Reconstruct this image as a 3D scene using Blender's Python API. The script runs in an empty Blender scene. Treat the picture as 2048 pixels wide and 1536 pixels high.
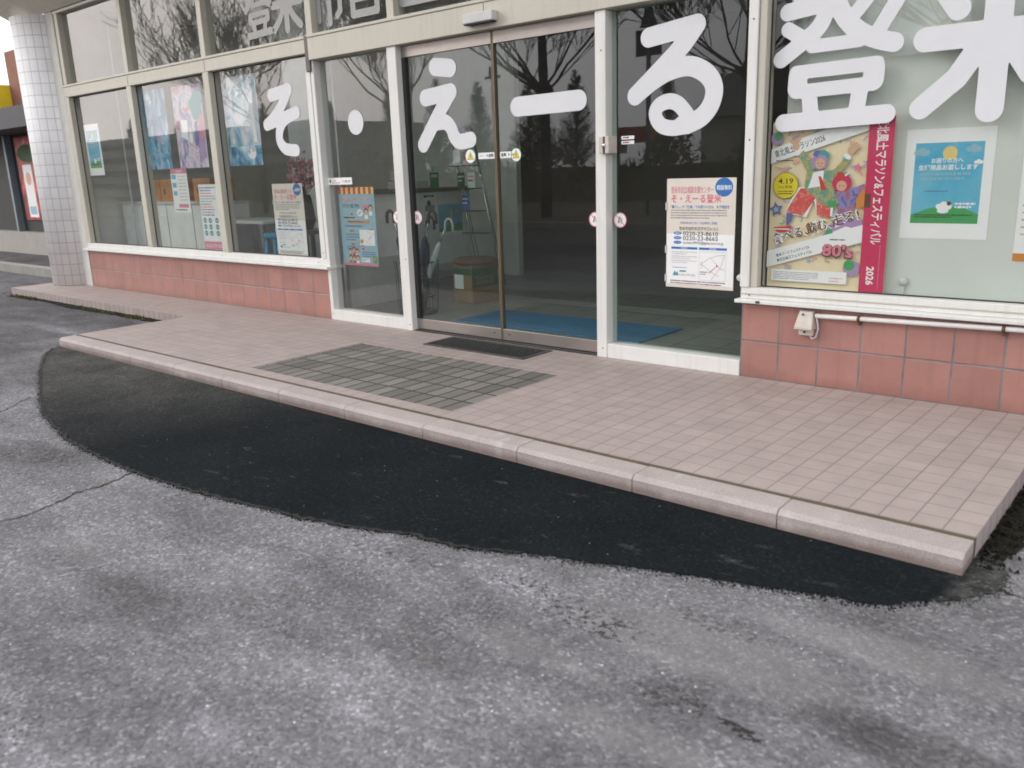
import bpy, bmesh, math, random
import numpy as np
from mathutils import Vector, Matrix
random.seed(7)
S = bpy.context.scene
COL = S.collection

# ------------------------------------------------------------------ camera
cd = bpy.data.cameras.new('camera'); cam = bpy.data.objects.new('camera', cd); COL.objects.link(cam)
cd.sensor_width = 36; cd.lens = 29.6; cd.clip_start = 0.05; cd.clip_end = 2000
cd.dof.use_dof = True; cd.dof.focus_distance = 5.2; cd.dof.aperture_fstop = 3.2
R_ = Vector((0.76310021, 0.64545414, -0.03266521)); U_ = Vector((-0.13611753, 0.20992605, 0.96819578)); F_ = Vector((-0.63178325, 0.7343841, -0.24805224))
m = Matrix((R_, U_, -F_)).transposed().to_4x4(); m.translation = (1.897, -4.3995, 1.1949); cam.matrix_world = m
S.camera = cam
S.view_settings.view_transform = 'Standard'; S.view_settings.look = 'None'; S.view_settings.gamma = 1
S.view_settings.exposure = 0.55
S.render.engine = 'CYCLES'
S.cycles.use_denoising = True
S.cycles.max_bounces = 10; S.cycles.transparent_max_bounces = 24; S.cycles.glossy_bounces = 5
S.cycles.caustics_reflective = False; S.cycles.caustics_refractive = False
S.cycles.sample_clamp_indirect = 6
S.cycles.filter_width = 1.75

# ------------------------------------------------------------------ sky and sun (overcast late afternoon)
SUN_EL, SUN_AZ = math.radians(24), math.atan2(-0.62, -0.78)
W = bpy.data.worlds.new('World'); S.world = W; W.use_nodes = True
nt = W.node_tree; N = nt.nodes; L = nt.links; N.clear()
out = N.new('ShaderNodeOutputWorld'); bg = N.new('ShaderNodeBackground'); bg.inputs['Strength'].default_value = 0.12
sky = N.new('ShaderNodeTexSky'); sky.sky_type = 'NISHITA'; sky.sun_disc = False
sky.sun_elevation = SUN_EL; sky.sun_rotation = math.pi/2 - SUN_AZ; sky.air_density = 1.2; sky.dust_density = 3.0
hs = N.new('ShaderNodeHueSaturation'); hs.inputs['Saturation'].default_value = 0.22
tc = N.new('ShaderNodeTexCoord'); nz = N.new('ShaderNodeTexNoise'); nz.inputs['Scale'].default_value = 2.2; nz.inputs['Detail'].default_value = 7
mp = N.new('ShaderNodeMapping'); mp.inputs['Scale'].default_value = (1, 1, 3.2)
cr = N.new('ShaderNodeValToRGB'); cr.color_ramp.elements[0].position = 0.3; cr.color_ramp.elements[0].color = (9.3, 9.4, 9.75, 1)
cr.color_ramp.elements[1].position = 0.7; cr.color_ramp.elements[1].color = (13.2, 13.2, 13.4, 1)
mx = N.new('ShaderNodeMix'); mx.data_type = 'RGBA'; mx.inputs[0].default_value = 0.72
L.new(tc.outputs['Generated'], mp.inputs['Vector']); L.new(mp.outputs[0], nz.inputs['Vector']); L.new(nz.outputs['Fac'], cr.inputs['Fac'])
L.new(sky.outputs[0], hs.inputs['Color']); L.new(hs.outputs[0], mx.inputs[6]); L.new(cr.outputs[0], mx.inputs[7])
# warm break in the cloud low over the horizon where the sun sets
sep = N.new('ShaderNodeSeparateXYZ'); L.new(tc.outputs['Generated'], sep.inputs[0])
dt = N.new('ShaderNodeVectorMath'); dt.operation = 'DOT_PRODUCT'; dt.inputs[1].default_value = Vector((-0.87, -0.46, 0.2)).normalized()
L.new(tc.outputs['Generated'], dt.inputs[0])
mr = N.new('ShaderNodeMapRange'); mr.inputs[1].default_value = 0.94; mr.inputs[2].default_value = 1.0; mr.inputs[3].default_value = 0; mr.inputs[4].default_value = 1; mr.interpolation_type = 'SMOOTHSTEP'
L.new(dt.outputs['Value'], mr.inputs[0])
mx2 = N.new('ShaderNodeMix'); mx2.data_type = 'RGBA'; mx2.blend_type = 'ADD'; mx2.inputs[7].default_value = (7, 4.4, 2.2, 1)
ml = N.new('ShaderNodeMath'); ml.operation = 'MULTIPLY'; L.new(mr.outputs[0], ml.inputs[0]); L.new(nz.outputs['Fac'], ml.inputs[1])
L.new(ml.outputs[0], mx2.inputs[0]); L.new(mx.outputs[2], mx2.inputs[6])
L.new(mx2.outputs[2], bg.inputs['Color']); L.new(bg.outputs[0], out.inputs[0])
sl = bpy.data.lights.new('sun', 'SUN'); sl.energy = 0.6; sl.angle = math.radians(25); sl.color = (1, 0.95, 0.9)
so = bpy.data.objects.new('sun', sl); COL.objects.link(so)
sd = Vector((math.cos(SUN_EL)*math.cos(SUN_AZ), math.cos(SUN_EL)*math.sin(SUN_AZ), math.sin(SUN_EL)))
so.rotation_euler = sd.to_track_quat('Z', 'Y').to_euler(); so.location = (-6, -8, 12)

# ------------------------------------------------------------------ materials
class NG:
    def __init__(s, name):
        s.m = bpy.data.materials.new(name); s.m.use_nodes = True; s.t = s.m.node_tree; s.N = s.t.nodes; s.L = s.t.links
        s.b = s.N['Principled BSDF']
    def n(s, typ, ins=None, **kw):
        x = s.N.new(typ)
        for k, v in kw.items(): setattr(x, k, v)
        for k, v in (ins or {}).items():
            if hasattr(v, 'is_output') or isinstance(v, bpy.types.NodeSocket): s.L.new(v, x.inputs[k])
            else: x.inputs[k].default_value = v
        return x
    def math(s, op, a, b=0.0, c=0.0): return s.n('ShaderNodeMath', {0: a, 1: b, 2: c}, operation=op).outputs[0]
    def mix(s, f, a, b): return s.n('ShaderNodeMix', {0: f, 6: a, 7: b}, data_type='RGBA').outputs[2]
    def mul(s, f, a, b): return s.n('ShaderNodeMix', {0: f, 6: a, 7: b}, data_type='RGBA', blend_type='MULTIPLY').outputs[2]
    def ramp(s, f, stops):
        r = s.n('ShaderNodeValToRGB', {0: f}); e = r.color_ramp.elements
        while len(e) < len(stops): e.new(0.5)
        for i, (p, c) in enumerate(stops):
            e[i].position = p; e[i].color = (c if len(c) == 4 else (*c, 1)) if isinstance(c, tuple) else (c, c, c, 1)
        return r.outputs[0]
    def pos(s): return s.n('ShaderNodeNewGeometry').outputs['Position']
    def noise(s, v, sc, det=4, rough=0.6): return s.n('ShaderNodeTexNoise', {'Vector': v, 'Scale': sc, 'Detail': det, 'Roughness': rough}).outputs['Fac']
    def vor(s, v, sc, out='Distance', feat='F1'): return s.n('ShaderNodeTexVoronoi', {'Vector': v, 'Scale': sc}, feature=feat).outputs[out]
    def bump(s, h, d=0.002, st=1.0):
        s.L.new(s.n('ShaderNodeBump', {'Height': h, 'Distance': d, 'Strength': st}).outputs[0], s.b.inputs['Normal'])
    def col(s, v): s.L.new(v, s.b.inputs['Base Color'])
    def rgh(s, v):
        if isinstance(v, float): s.b.inputs['Roughness'].default_value = v
        else: s.L.new(v, s.b.inputs['Roughness'])
def c4(c): return (*c, 1)
def plain(name, c, rough=0.6, metal=0.0, var=0.08, sc=6.0, spec=0.5):
    g = NG(name); p = g.pos(); n = g.noise(p, sc, 5)
    lo = tuple(x*(1-var) for x in c); hi = tuple(min(1, x*(1+var)) for x in c)
    g.col(g.ramp(n, [(0.3, lo), (0.7, hi)])); g.rgh(rough); g.b.inputs['Metallic'].default_value = metal; g.b.inputs['Specular IOR Level'].default_value = spec
    return g.m
def tint_print(name, c, rough=0.55): return plain(name, c, rough, 0, 0.02, 30)
def painted(name, c, rough=0.45):
    # painted aluminium with faint grime and runs
    g = NG(name); p = g.pos(); n = g.noise(p, 4, 5); st = g.noise(g.n('ShaderNodeMapping', {'Vector': p, 'Scale': (40, 40, 1.5)}).outputs[0], 1.0, 4)
    sp = g.ramp(g.noise(p, 160, 2), [(0.68, 0.0), (0.76, 1.0)])
    a = g.ramp(n, [(0.3, tuple(x*0.93 for x in c)), (0.7, c)])
    b = g.mul(g.ramp(st, [(0.5, 0.0), (0.8, 0.5)]), a, (0.8, 0.78, 0.72, 1))
    g.col(g.mix(g.math('MULTIPLY', sp, 0.35), b, (0.3, 0.27, 0.22, 1))); g.rgh(rough)
    return g.m
def grid_mat(name, tile, grout, ax, size, off, gw, rough=0.5, var=0.06, dirt=0.0, bump=0.002, drift=None, cols=None, wt=(1.0, 1.0), grime=0):
    # square/rectangular tiling; ax = two world axes, size and offset for each, gw = joint width
    g = NG(name); p = g.pos(); sp = g.n('ShaderNodeSeparateXYZ', {0: p})
    wob = g.math('MULTIPLY', g.math('SUBTRACT', g.noise(p, 9, 2), 0.5), 0.003)
    ms = []; ids = []
    for a, sz, of in zip(ax, size, off):
        v = g.math('DIVIDE', g.math('SUBTRACT', g.math('ADD', sp.outputs[a], wob), of), sz)
        fr = g.math('FRACT', v); ids.append(g.math('FLOOR', v))
        d = g.math('MULTIPLY', g.math('MINIMUM', fr, g.math('SUBTRACT', 1.0, fr)), sz)
        ms.append(g.n('ShaderNodeMapRange', {0: d, 1: gw*0.35, 2: gw*0.75, 3: 1.0, 4: 0.0}).outputs[0])
    mask = g.math('MAXIMUM', g.math('MULTIPLY', ms[0], wt[0]), g.math('MULTIPLY', ms[1], wt[1]))
    cv = g.n('ShaderNodeCombineXYZ', {0: ids[0], 1: ids[1]}).outputs[0]
    wn = g.n('ShaderNodeTexWhiteNoise', {'Vector': cv}).outputs['Value']
    n1 = g.noise(p, 7, 5); n2 = g.noise(p, 220, 3)
    base = g.mix(g.math('MULTIPLY', wn, 1.0), c4(tuple(x*(1-var) for x in tile)), c4(tuple(min(1, x*(1+var)) for x in tile)))
    if cols:
        base = g.mix(g.ramp(wn, [(0.0, 0.0), (1.0, 1.0)]), c4(cols[0]), c4(cols[1]))
    base = g.mul(1.0, base, g.ramp(n1, [(0.25, 0.86), (0.75, 1.04)])); base = g.mul(0.6, base, g.ramp(n2, [(0.3, 0.82), (0.7, 1.1)]))
    if grime:
        zz = sp.outputs[2]; gr = g.n('ShaderNodeMapRange', {0: g.math('ADD', zz, g.math('MULTIPLY', g.math('SUBTRACT', g.noise(p, 6, 6, .7), 0.5), 0.12)), 1: 0.07, 2: -0.02, 3: 0.0, 4: 0.6}).outputs[0]
        base = g.mul(gr, base, (0.55, 0.50, 0.46, 1)); stv = g.ramp(g.noise(g.n('ShaderNodeMapping', {'Vector': p, 'Scale': (22, 22, 1.2)}).outputs[0], 1.0, 5), [(0.52, 0.0), (0.8, 1.0)])
        base = g.mul(g.math('MULTIPLY', stv, 0.45), base, (0.72, 0.70, 0.68, 1))
    if dirt: base = g.mix(g.math('MULTIPLY', g.ramp(g.noise(p, 2.2, 6), [(0.5, 0.0), (0.75, 1.0)]), dirt), base, (0.16, 0.14, 0.12, 1))
    gc = g.mix(g.ramp(g.noise(p, 5, 3), [(0.35, 0.0), (0.65, 1.0)]), c4(grout), c4(tuple(x*0.6 for x in grout)))
    g.col(g.mix(mask, base, gc)); g.rgh(rough)
    h = g.math('SUBTRACT', g.math('MULTIPLY', n2, 0.15), mask); g.bump(h, bump, 0.6)
    return g.m

DK, PL, BN = (0.42, 0.41, 0.40, 1), (1.42, 1.42, 1.45, 1), (0.55, 0.46, 0.36, 1)
SPOTS = [(1.55, -2.62, .34, .12, .75, DK), (.35, -3.0, .35, .12, .35, DK), (-.20, -2.75, .50, .14, .6, PL), (.02, -3.52, .40, .16, .4, PL), (.25, -2.53, .30, .08, .7, PL), (-.55, -3.35, .35, .12, .45, DK),
    (-2.5, -2.95, .45, .16, .6, DK), (-1.5, -3.1, .5, .2, .4, PL), (-5.9, -2.1, 1.0, .4, .4, DK), (-6.2, -1.36, .9, .10, 1.0, PL), (-3.6, -2.75, .5, .2, .5, PL)]
PITS = [(.62, -2.60, .34, .10, 1.0), (.35, -2.55, .30, .06, .9), (1.02, -2.80, .22, .08, .9), (1.21, -2.80, .09, .035, 1.6), (.95, -2.42, .25, .07, .8), (-.15, -2.66, .35, .05, .8), (-2.3, -2.92, .4, .10, .8)]
CREAM = [(.95, -2.55, .50, .17, .9), (1.35, -2.28, .45, .10, .9), (1.05, -2.98, .35, .08, .7), (.6, -2.85, .3, .08, .6), (-1.1, -3.3, .3, .1, .4)]
def ground_mat():
    g = NG('old_asphalt'); p = g.pos()
    cell = g.vor(p, 110, 'Color'); cd_ = g.vor(p, 110); sepc = g.n('ShaderNodeSeparateColor', {0: cell})
    big = g.noise(p, 0.7, 6, 0.6); mid = g.noise(p, 3.5, 6, 0.65); mid2 = g.noise(g.n('ShaderNodeMapping', {'Vector': p, 'Rotation': (0, 0, 0.9), 'Scale': (1, 2.6, 1)}).outputs[0], 1.3, 7, 0.62)
    base = g.ramp(mid2, [(0.25, (0.112, 0.111, 0.115)), (0.50, (0.186, 0.184, 0.189)), (0.75, (0.290, 0.288, 0.298))])
    base = g.mul(1.0, base, g.ramp(mid, [(0.3, 0.80), (0.7, 1.16)]))
    base = g.mul(0.9, base, g.ramp(big, [(0.3, 0.82), (0.7, 1.14)]))
    ag = g.ramp(sepc.outputs[0], [(0.0, 0.42), (0.35, 0.80), (0.75, 1.08), (0.92, 1.5), (1.0, 2.3)])
    base = g.mul(0.55, base, ag)
    ag2 = g.ramp(g.n('ShaderNodeSeparateColor', {0: g.vor(p, 62, 'Color')}).outputs[2], [(0.0, 0.66), (0.5, 0.98), (0.9, 1.15), (1.0, 1.6)]); base = g.mul(0.42, base, ag2)
    fine = g.noise(p, 330, 2, 0.7); base = g.mul(0.58, base, g.ramp(fine, [(0.32, 0.55), (0.68, 1.42)]))
    # white chips, dark pits in worn patches
    w = g.vor(p, 31); wc = g.n('ShaderNodeSeparateColor', {0: g.vor(p, 31, 'Color')}).outputs[1]
    chip = g.math('MULTIPLY', g.math('LESS_THAN', w, 0.10), g.math('GREATER_THAN', wc, 0.90))
    base = g.mix(chip, base, (0.66, 0.66, 0.66, 1))
    pit = g.math('MULTIPLY', g.math('LESS_THAN', g.vor(p, 55), 0.27), g.ramp(g.noise(p, 2.1, 5), [(0.53, 0.0), (0.66, 1.0)]))
    base = g.mix(g.math('MULTIPLY', pit, 0.8), base, (0.045, 0.043, 0.042, 1))
    # brown earthy stains
    br = g.ramp(g.noise(p, 1.9, 7, 0.7), [(0.63, 0.0), (0.72, 1.0)]); base = g.mix(g.math('MULTIPLY', br, 0.35), base, (0.11, 0.085, 0.055, 1))
    # local stains and pale scoured areas, each where it lies on the lot
    sxy = g.n('ShaderNodeSeparateXYZ', {0: p}); wx = g.math('MULTIPLY', g.math('SUBTRACT', g.noise(p, 3.1, 6, .65), 0.5), 0.34); wy = g.math('MULTIPLY', g.math('SUBTRACT', mid2, 0.5), 0.26)
    def blob(bx, by, rx, ry, f_):
        dx = g.math('DIVIDE', g.math('SUBTRACT', g.math('ADD', sxy.outputs[0], wx), bx), rx); dy = g.math('DIVIDE', g.math('SUBTRACT', g.math('ADD', sxy.outputs[1], wy), by), ry)
        q = g.math('ADD', g.math('MULTIPLY', dx, dx), g.math('MULTIPLY', dy, dy)); return g.n('ShaderNodeMapRange', {0: q, 1: 1.0, 2: 0.1, 3: 0.0, 4: f_}, interpolation_type='SMOOTHSTEP').outputs[0]
    for bx, by, rx, ry, f_, cc in SPOTS: base = g.mul(blob(bx, by, rx, ry, f_), base, cc)
    cm = None
    for c_ in CREAM: k = blob(*c_); cm = k if cm is None else g.math('MAXIMUM', cm, k)
    cream = g.mul(0.6, g.ramp(mid, [(0.3, (0.215, 0.210, 0.200)), (0.7, (0.290, 0.284, 0.272))]), g.ramp(fine, [(0.32, 0.75), (0.68, 1.2)]))
    base = g.mix(g.math('MULTIPLY', cm, 0.45), base, cream)
    pm = None
    for c_ in PITS: k = blob(*c_); pm = k if pm is None else g.math('MAXIMUM', pm, k)
    thr = g.math('SUBTRACT', g.noise(p, 58, 3, .7), g.math('SUBTRACT', 0.635, g.math('MULTIPLY', pm, 0.10)))
    pk = g.n('ShaderNodeMapRange', {0: thr, 1: 0.0, 2: 0.03, 3: 0.0, 4: 1.0}).outputs[0]
    base = g.mix(g.math('MULTIPLY', g.math('MULTIPLY', pk, pm), 0.9), base, (0.035, 0.030, 0.028, 1))
    # darker, mossier asphalt toward the column and the far lot
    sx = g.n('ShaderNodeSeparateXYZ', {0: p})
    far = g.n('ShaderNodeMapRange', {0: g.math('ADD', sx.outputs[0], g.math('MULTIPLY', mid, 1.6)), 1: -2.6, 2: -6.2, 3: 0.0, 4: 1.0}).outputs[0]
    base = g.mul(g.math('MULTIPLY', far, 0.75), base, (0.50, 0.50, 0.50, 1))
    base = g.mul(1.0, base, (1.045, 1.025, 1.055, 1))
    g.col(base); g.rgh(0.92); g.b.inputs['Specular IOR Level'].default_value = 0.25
    g.bump(g.math('ADD', g.math('MULTIPLY', fine, 0.6), g.math('SUBTRACT', 1.0, cd_)), 0.003, 0.5)
    return g.m
def patch_mat():
    g = NG('fresh_asphalt'); p = g.pos()
    base = g.ramp(g.noise(p, 1.6, 6), [(0.3, (0.0085, 0.0115, 0.0135)), (0.7, (0.0150, 0.0180, 0.0200))])
    sx = g.n('ShaderNodeSeparateXYZ', {0: p})
    lf = g.n('ShaderNodeMapRange', {0: g.math('ADD', sx.outputs[0], g.math('MULTIPLY', sx.outputs[1], -0.6)), 1: -0.6, 2: -2.9, 3: 0.0, 4: 1.0}).outputs[0]
    dn = g.ramp(g.noise(p, 2.3, 6, 0.65), [(0.38, 0.0), (0.7, 1.0)])
    dust_or_haze = g.math('MULTIPLY', lf, g.math('ADD', g.math('MULTIPLY', dn, 0.50), 0.30))
    base = g.mix(dust_or_haze, base, (0.150, 0.142, 0.132, 1))
    tl_ = g.n('ShaderNodeMapRange', {0: g.math('ADD', sx.outputs[0], g.math('MULTIPLY', g.noise(p, 9, 4), 0.14)), 1: 1.42, 2: 1.50, 3: 0.0, 4: 0.62}).outputs[0]
    base = g.mix(tl_, base, g.mix(g.ramp(g.noise(p, 14, 5), [(0.4, 0.0), (0.6, 1.0)]), (0.05, 0.05, 0.045, 1), (0.15, 0.148, 0.14, 1)))
    sc = g.ramp(g.noise(g.n('ShaderNodeMapping', {'Vector': p, 'Rotation': (0, 0, -0.35), 'Scale': (2.2, 7, 1)}).outputs[0], 1.9, 8, 0.7), [(0.62, 0.0), (0.74, 1.0)])
    base = g.mix(g.math('MULTIPLY', sc, 0.34), base, (0.22, 0.215, 0.205, 1))
    agp = g.ramp(g.n('ShaderNodeSeparateColor', {0: g.vor(p, 120, 'Color')}).outputs[0], [(0.0, 0.55), (0.5, 0.95), (0.9, 1.2), (1.0, 2.4)]); base = g.mul(0.7, base, agp)
    w = g.vor(p, 26); wc = g.n('ShaderNodeSeparateColor', {0: g.vor(p, 26, 'Color')}).outputs[1]
    chip = g.math('MULTIPLY', g.math('LESS_THAN', w, 0.075), g.math('GREATER_THAN', wc, 0.80))
    base = g.mix(chip, base, (0.24, 0.24, 0.23, 1))
    fine = g.noise(p, 260, 2, 0.7); base = g.mul(0.9, base, g.ramp(fine, [(0.32, 0.6), (0.68, 1.4)]))
    g.col(base); g.rgh(0.9); g.b.inputs['Specular IOR Level'].default_value = 0.08; g.bump(fine, 0.003, 0.8)
    return g.m
def glass_mat(name, f0=0.085, tint=(0.72, 0.80, 0.76), dust_or_haze=0.05):
    g = NG(name); g.N.remove(g.b); o = g.N['Material Output']
    geo = g.n('ShaderNodeNewGeometry')
    wv = g.n('ShaderNodeBump', {'Height': g.noise(geo.outputs['Position'], 1.3, 1), 'Distance': 0.004, 'Strength': 0.25})
    d = g.n('ShaderNodeVectorMath', {0: geo.outputs['Normal'], 1: geo.outputs['Incoming']}, operation='DOT_PRODUCT').outputs['Value']
    k = g.math('POWER', g.math('SUBTRACT', 1.0, g.math('ABSOLUTE', d)), 4.5)
    f = g.math('ADD', g.math('MULTIPLY', k, 1-f0), f0)
    t = g.n('ShaderNodeBsdfTransparent', {0: c4(tint)}); s = g.n('ShaderNodeBsdfGlossy', {'Color': (0.95, 0.96, 1, 1), 'Roughness': 0.0, 'Normal': wv.outputs[0]})
    df = g.n('ShaderNodeBsdfDiffuse', {'Color': (0.62, 0.62, 0.60, 1)})  # pale diffuse veil: haze put into the glass to lift dark panes
    dn = g.math('MULTIPLY', g.ramp(g.noise(geo.outputs['Position'], 2.5, 6), [(0.3, 0.5), (0.75, 1.0)]), dust_or_haze)
    td = g.n('ShaderNodeMixShader', {0: dn, 1: t.outputs[0], 2: df.outputs[0]})
    mxs = g.n('ShaderNodeMixShader', {0: f, 1: td.outputs[0], 2: s.outputs[0]}); g.L.new(mxs.outputs[0], o.inputs[0])
    return g.m
def granite_mat():
    g = NG('kerb_granite'); p = g.pos()
    b = g.ramp(g.noise(p, 260, 3, 0.7), [(0.3, (0.34, 0.285, 0.27)), (0.7, (0.56, 0.49, 0.475))])
    b = g.mul(1.0, b, g.ramp(g.noise(p, 5, 5), [(0.3, 0.88), (0.7, 1.05)]))
    wh = g.ramp(g.noise(g.n('ShaderNodeMapping', {'Vector': p, 'Scale': (9, 4, 1)}).outputs[0], 1, 6), [(0.62, 0.0), (0.72, 1.0)]); b = g.mix(g.math('MULTIPLY', wh, 0.35), b, (0.72, 0.70, 0.70, 1))
    z = g.n('ShaderNodeSeparateXYZ', {0: p}).outputs[2]
    low = g.n('ShaderNodeMapRange', {0: g.math('ADD', z, g.math('MULTIPLY', g.noise(p, 5, 6, .7), 0.055)), 1: -0.010, 2: -0.034, 3: 0.0, 4: 1.0}).outputs[0]
    b = g.mix(g.math('MULTIPLY', low, 0.6), b, (0.15, 0.085, 0.06, 1))
    sp_ = g.ramp(g.noise(p, 120, 2), [(0.70, 0.0), (0.78, 1.0)]); b = g.mix(g.math('MULTIPLY', sp_, 0.45), b, (0.14, 0.11, 0.10, 1))
    g.col(b); g.rgh(0.8); g.bump(g.noise(p, 240, 3), 0.001, 0.6)
    return g.m
def column_mat(cx, cy, r):
    g = NG('white_column_tile'); p = g.pos(); sp = g.n('ShaderNodeSeparateXYZ', {0: p})
    ang = g.math('ARCTAN2', g.math('SUBTRACT', sp.outputs[1], cy), g.math('SUBTRACT', sp.outputs[0], cx))
    us = g.math('DIVIDE', ang, 2*math.pi/24); vs = g.math('DIVIDE', sp.outputs[2], 0.128)
    ms = []
    for v, sz in ((us, 2*math.pi*r/24), (vs, 0.128)):
        fr = g.math('FRACT', v); d = g.math('MULTIPLY', g.math('MINIMUM', fr, g.math('SUBTRACT', 1.0, fr)), sz)
        ms.append(g.n('ShaderNodeMapRange', {0: d, 1: 0.002, 2: 0.0045, 3: 1.0, 4: 0.0}).outputs[0])
    mask = g.math('MAXIMUM', ms[0], ms[1])
    wn = g.n('ShaderNodeTexWhiteNoise', {'Vector': g.n('ShaderNodeCombineXYZ', {0: g.math('FLOOR', us), 1: g.math('FLOOR', vs)}).outputs[0]}).outputs['Value']
    b = g.mix(wn, (0.82, 0.81, 0.83, 1), (0.89, 0.88, 0.90, 1)); b = g.mul(1.0, b, g.ramp(g.noise(p, 3, 5), [(0.3, 0.92), (0.7, 1.03)]))
    g.col(g.mix(mask, b, (0.50, 0.48, 0.48, 1))); g.rgh(0.55); g.bump(g.math('SUBTRACT', 0.0, mask), 0.002, 0.7)
    return g.m
def mottled(name, stops, sc=6, off=0.0, stretch=(1, 1, 1)):
    g = NG(name); p = g.n('ShaderNodeMapping', {'Vector': g.pos(), 'Location': (off, off*2, off), 'Scale': stretch}).outputs[0]
    d = g.n('ShaderNodeTexNoise', {'Vector': p, 'Scale': sc, 'Detail': 6.0, 'Roughness': 0.62, 'Distortion': 0.9}).outputs['Fac']
    g.col(g.ramp(d, stops)); g.rgh(0.5); return g.m

M = {}
M['ground'] = ground_mat(); M['patch'] = patch_mat(); M['kerb'] = granite_mat()
M['crack'] = plain('crack_dark', (0.02, 0.02, 0.018), 0.95, var=0.3, sc=60)
M['deck'] = grid_mat('pink_deck_tile', (0.455, 0.376, 0.352), (0.20, 0.165, 0.145), (0, 1), (0.1014, 0.1045), (1.395, -1.557), 0.0052, 0.62, 0.045, 0.16, 0.001, wt=(0.62, 0.50))
M['side'] = grid_mat('pink_step_tile', (0.42, 0.35, 0.335), (0.2, 0.16, 0.15), (0, 2), (0.1014, 0.4), (1.395, 0.2), 0.006, 0.6, 0.05)
M['sidey'] = grid_mat('pink_end_tile', (0.50, 0.42, 0.43), (0.2, 0.16, 0.15), (1, 2), (0.1045, 0.4), (-1.557, 0.2), 0.006, 0.6, 0.04)
M['joint'] = plain('joint_sealant', (0.115, 0.092, 0.055), 0.8, var=0.25, sc=14)
M['paver'] = grid_mat('grey_paver', (0.165, 0.155, 0.135), (0.04, 0.036, 0.038), (0, 1), (0.098, 0.187), (-1.05, -1.46), 0.011, 0.8, 0.18, 0.15, 0.006, cols=((0.150, 0.142, 0.128), (0.275, 0.258, 0.235)))
M['brick'] = grid_mat('terracotta_wall_tile', (0.44, 0.222, 0.190), (0.27, 0.235, 0.245), (0, 2), (0.2189, 0.2105), (0.0568, 0.0), 0.0085, 0.38, 0.075, 0.0, 0.003, grime=1)
M['alu'] = painted('cream_aluminium', (0.60, 0.575, 0.49)); M['aluw'] = painted('white_aluminium', (0.83, 0.825, 0.80))
M['steel'] = plain('brushed_steel', (0.40, 0.36, 0.34), 0.38, 0.8, 0.08, 3)
M['steeld'] = plain('dark_bronze_strip', (0.12, 0.10, 0.085), 0.5, 0.2)
M['brass'] = plain('weathered_brass_edge', (0.20, 0.16, 0.11), 0.45, 0.4)
M['glass'] = glass_mat('window_glass', 0.07, (0.85, 0.88, 0.86)); M['glassd'] = glass_mat('door_glass', 0.056, (0.76, 0.87, 0.82), 0.03); M['glassr'] = glass_mat('right_window_glass', 0.045, (0.90, 0.92, 0.90), 0.0)
M['soffit'] = plain('cream_soffit', (0.80, 0.76, 0.66), 0.7)
M['vinyl'] = plain('white_vinyl', (0.75, 0.755, 0.785), 0.55, var=0.02)
M['vinylg'] = plain('faded_white_vinyl', (0.37, 0.37, 0.37), 0.5, var=0.03)  # white lettering greyed: its fading into the pane's reflection put into the colour
M['frost'] = plain('pale_green_board', (0.68, 0.715, 0.67), 0.7, var=0.05, sc=1.6)
M['white'] = plain('white_paper', (0.90, 0.90, 0.91), 0.6, var=0.02); M['cream'] = plain('cream_paper', (0.76, 0.70, 0.62), 0.6, var=0.03, sc=4)
M['black'] = tint_print('black_ink', (0.03, 0.03, 0.035)); M['grey'] = tint_print('grey_ink', (0.30, 0.28, 0.28)); M['lgrey'] = tint_print('light_grey_ink', (0.52, 0.50, 0.50))
M['blue'] = tint_print('blue_ink', (0.03, 0.17, 0.47)); M['pink'] = tint_print('pink_ink', (0.72, 0.22, 0.30)); M['mag'] = tint_print('magenta_ink', (0.62, 0.035, 0.12))
M['red'] = tint_print('red_ink', (0.62, 0.05, 0.05)); M['yel'] = tint_print('yellow_ink', (0.80, 0.66, 0.03)); M['yel2'] = tint_print('soft_yellow_ink', (0.80, 0.62, 0.22))
M['sand'] = tint_print('sand_ink', (0.86, 0.73, 0.50)); M['sky'] = mottled('sky_blue_ink', [(0.3, (0.06, 0.40, 0.62)), (0.75, (0.22, 0.56, 0.72))], 3)
M['lblue'] = tint_print('light_blue_ink', (0.30, 0.50, 0.60)); M['teal'] = tint_print('teal_ink', (0.08, 0.33, 0.36)); M['green'] = tint_print('green_ink', (0.07, 0.36, 0.12))
M['skin'] = tint_print('peach_ink', (0.70, 0.42, 0.30)); M['purp'] = tint_print('mauve_ink', (0.42, 0.28, 0.50)); M['navy'] = tint_print('indigo_ink', (0.13, 0.15, 0.38)); M['orange'] = tint_print('orange_ink', (0.68, 0.25, 0.05))
M['brown'] = tint_print('brown_ink', (0.14, 0.06, 0.035)); M['pats'] = mottled('red_trouser_print', [(0.3, (0.66, 0.07, 0.09)), (0.55, (0.70, 0.12, 0.10)), (0.62, (0.75, 0.35, 0.25)), (0.7, (0.50, 0.25, 0.12))], 26)
M['jack'] = mottled('striped_jacket_print', [(0.35, (0.05, 0.30, 0.33)), (0.45, (0.55, 0.42, 0.10)), (0.55, (0.08, 0.32, 0.30)), (0.65, (0.55, 0.45, 0.15))], 22)
M['kimo'] = mottled('indigo_coat_print', [(0.35, (0.10, 0.10, 0.33)), (0.5, (0.28, 0.28, 0.55)), (0.6, (0.45, 0.12, 0.18)), (0.7, (0.15, 0.13, 0.35))], 18)
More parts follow.
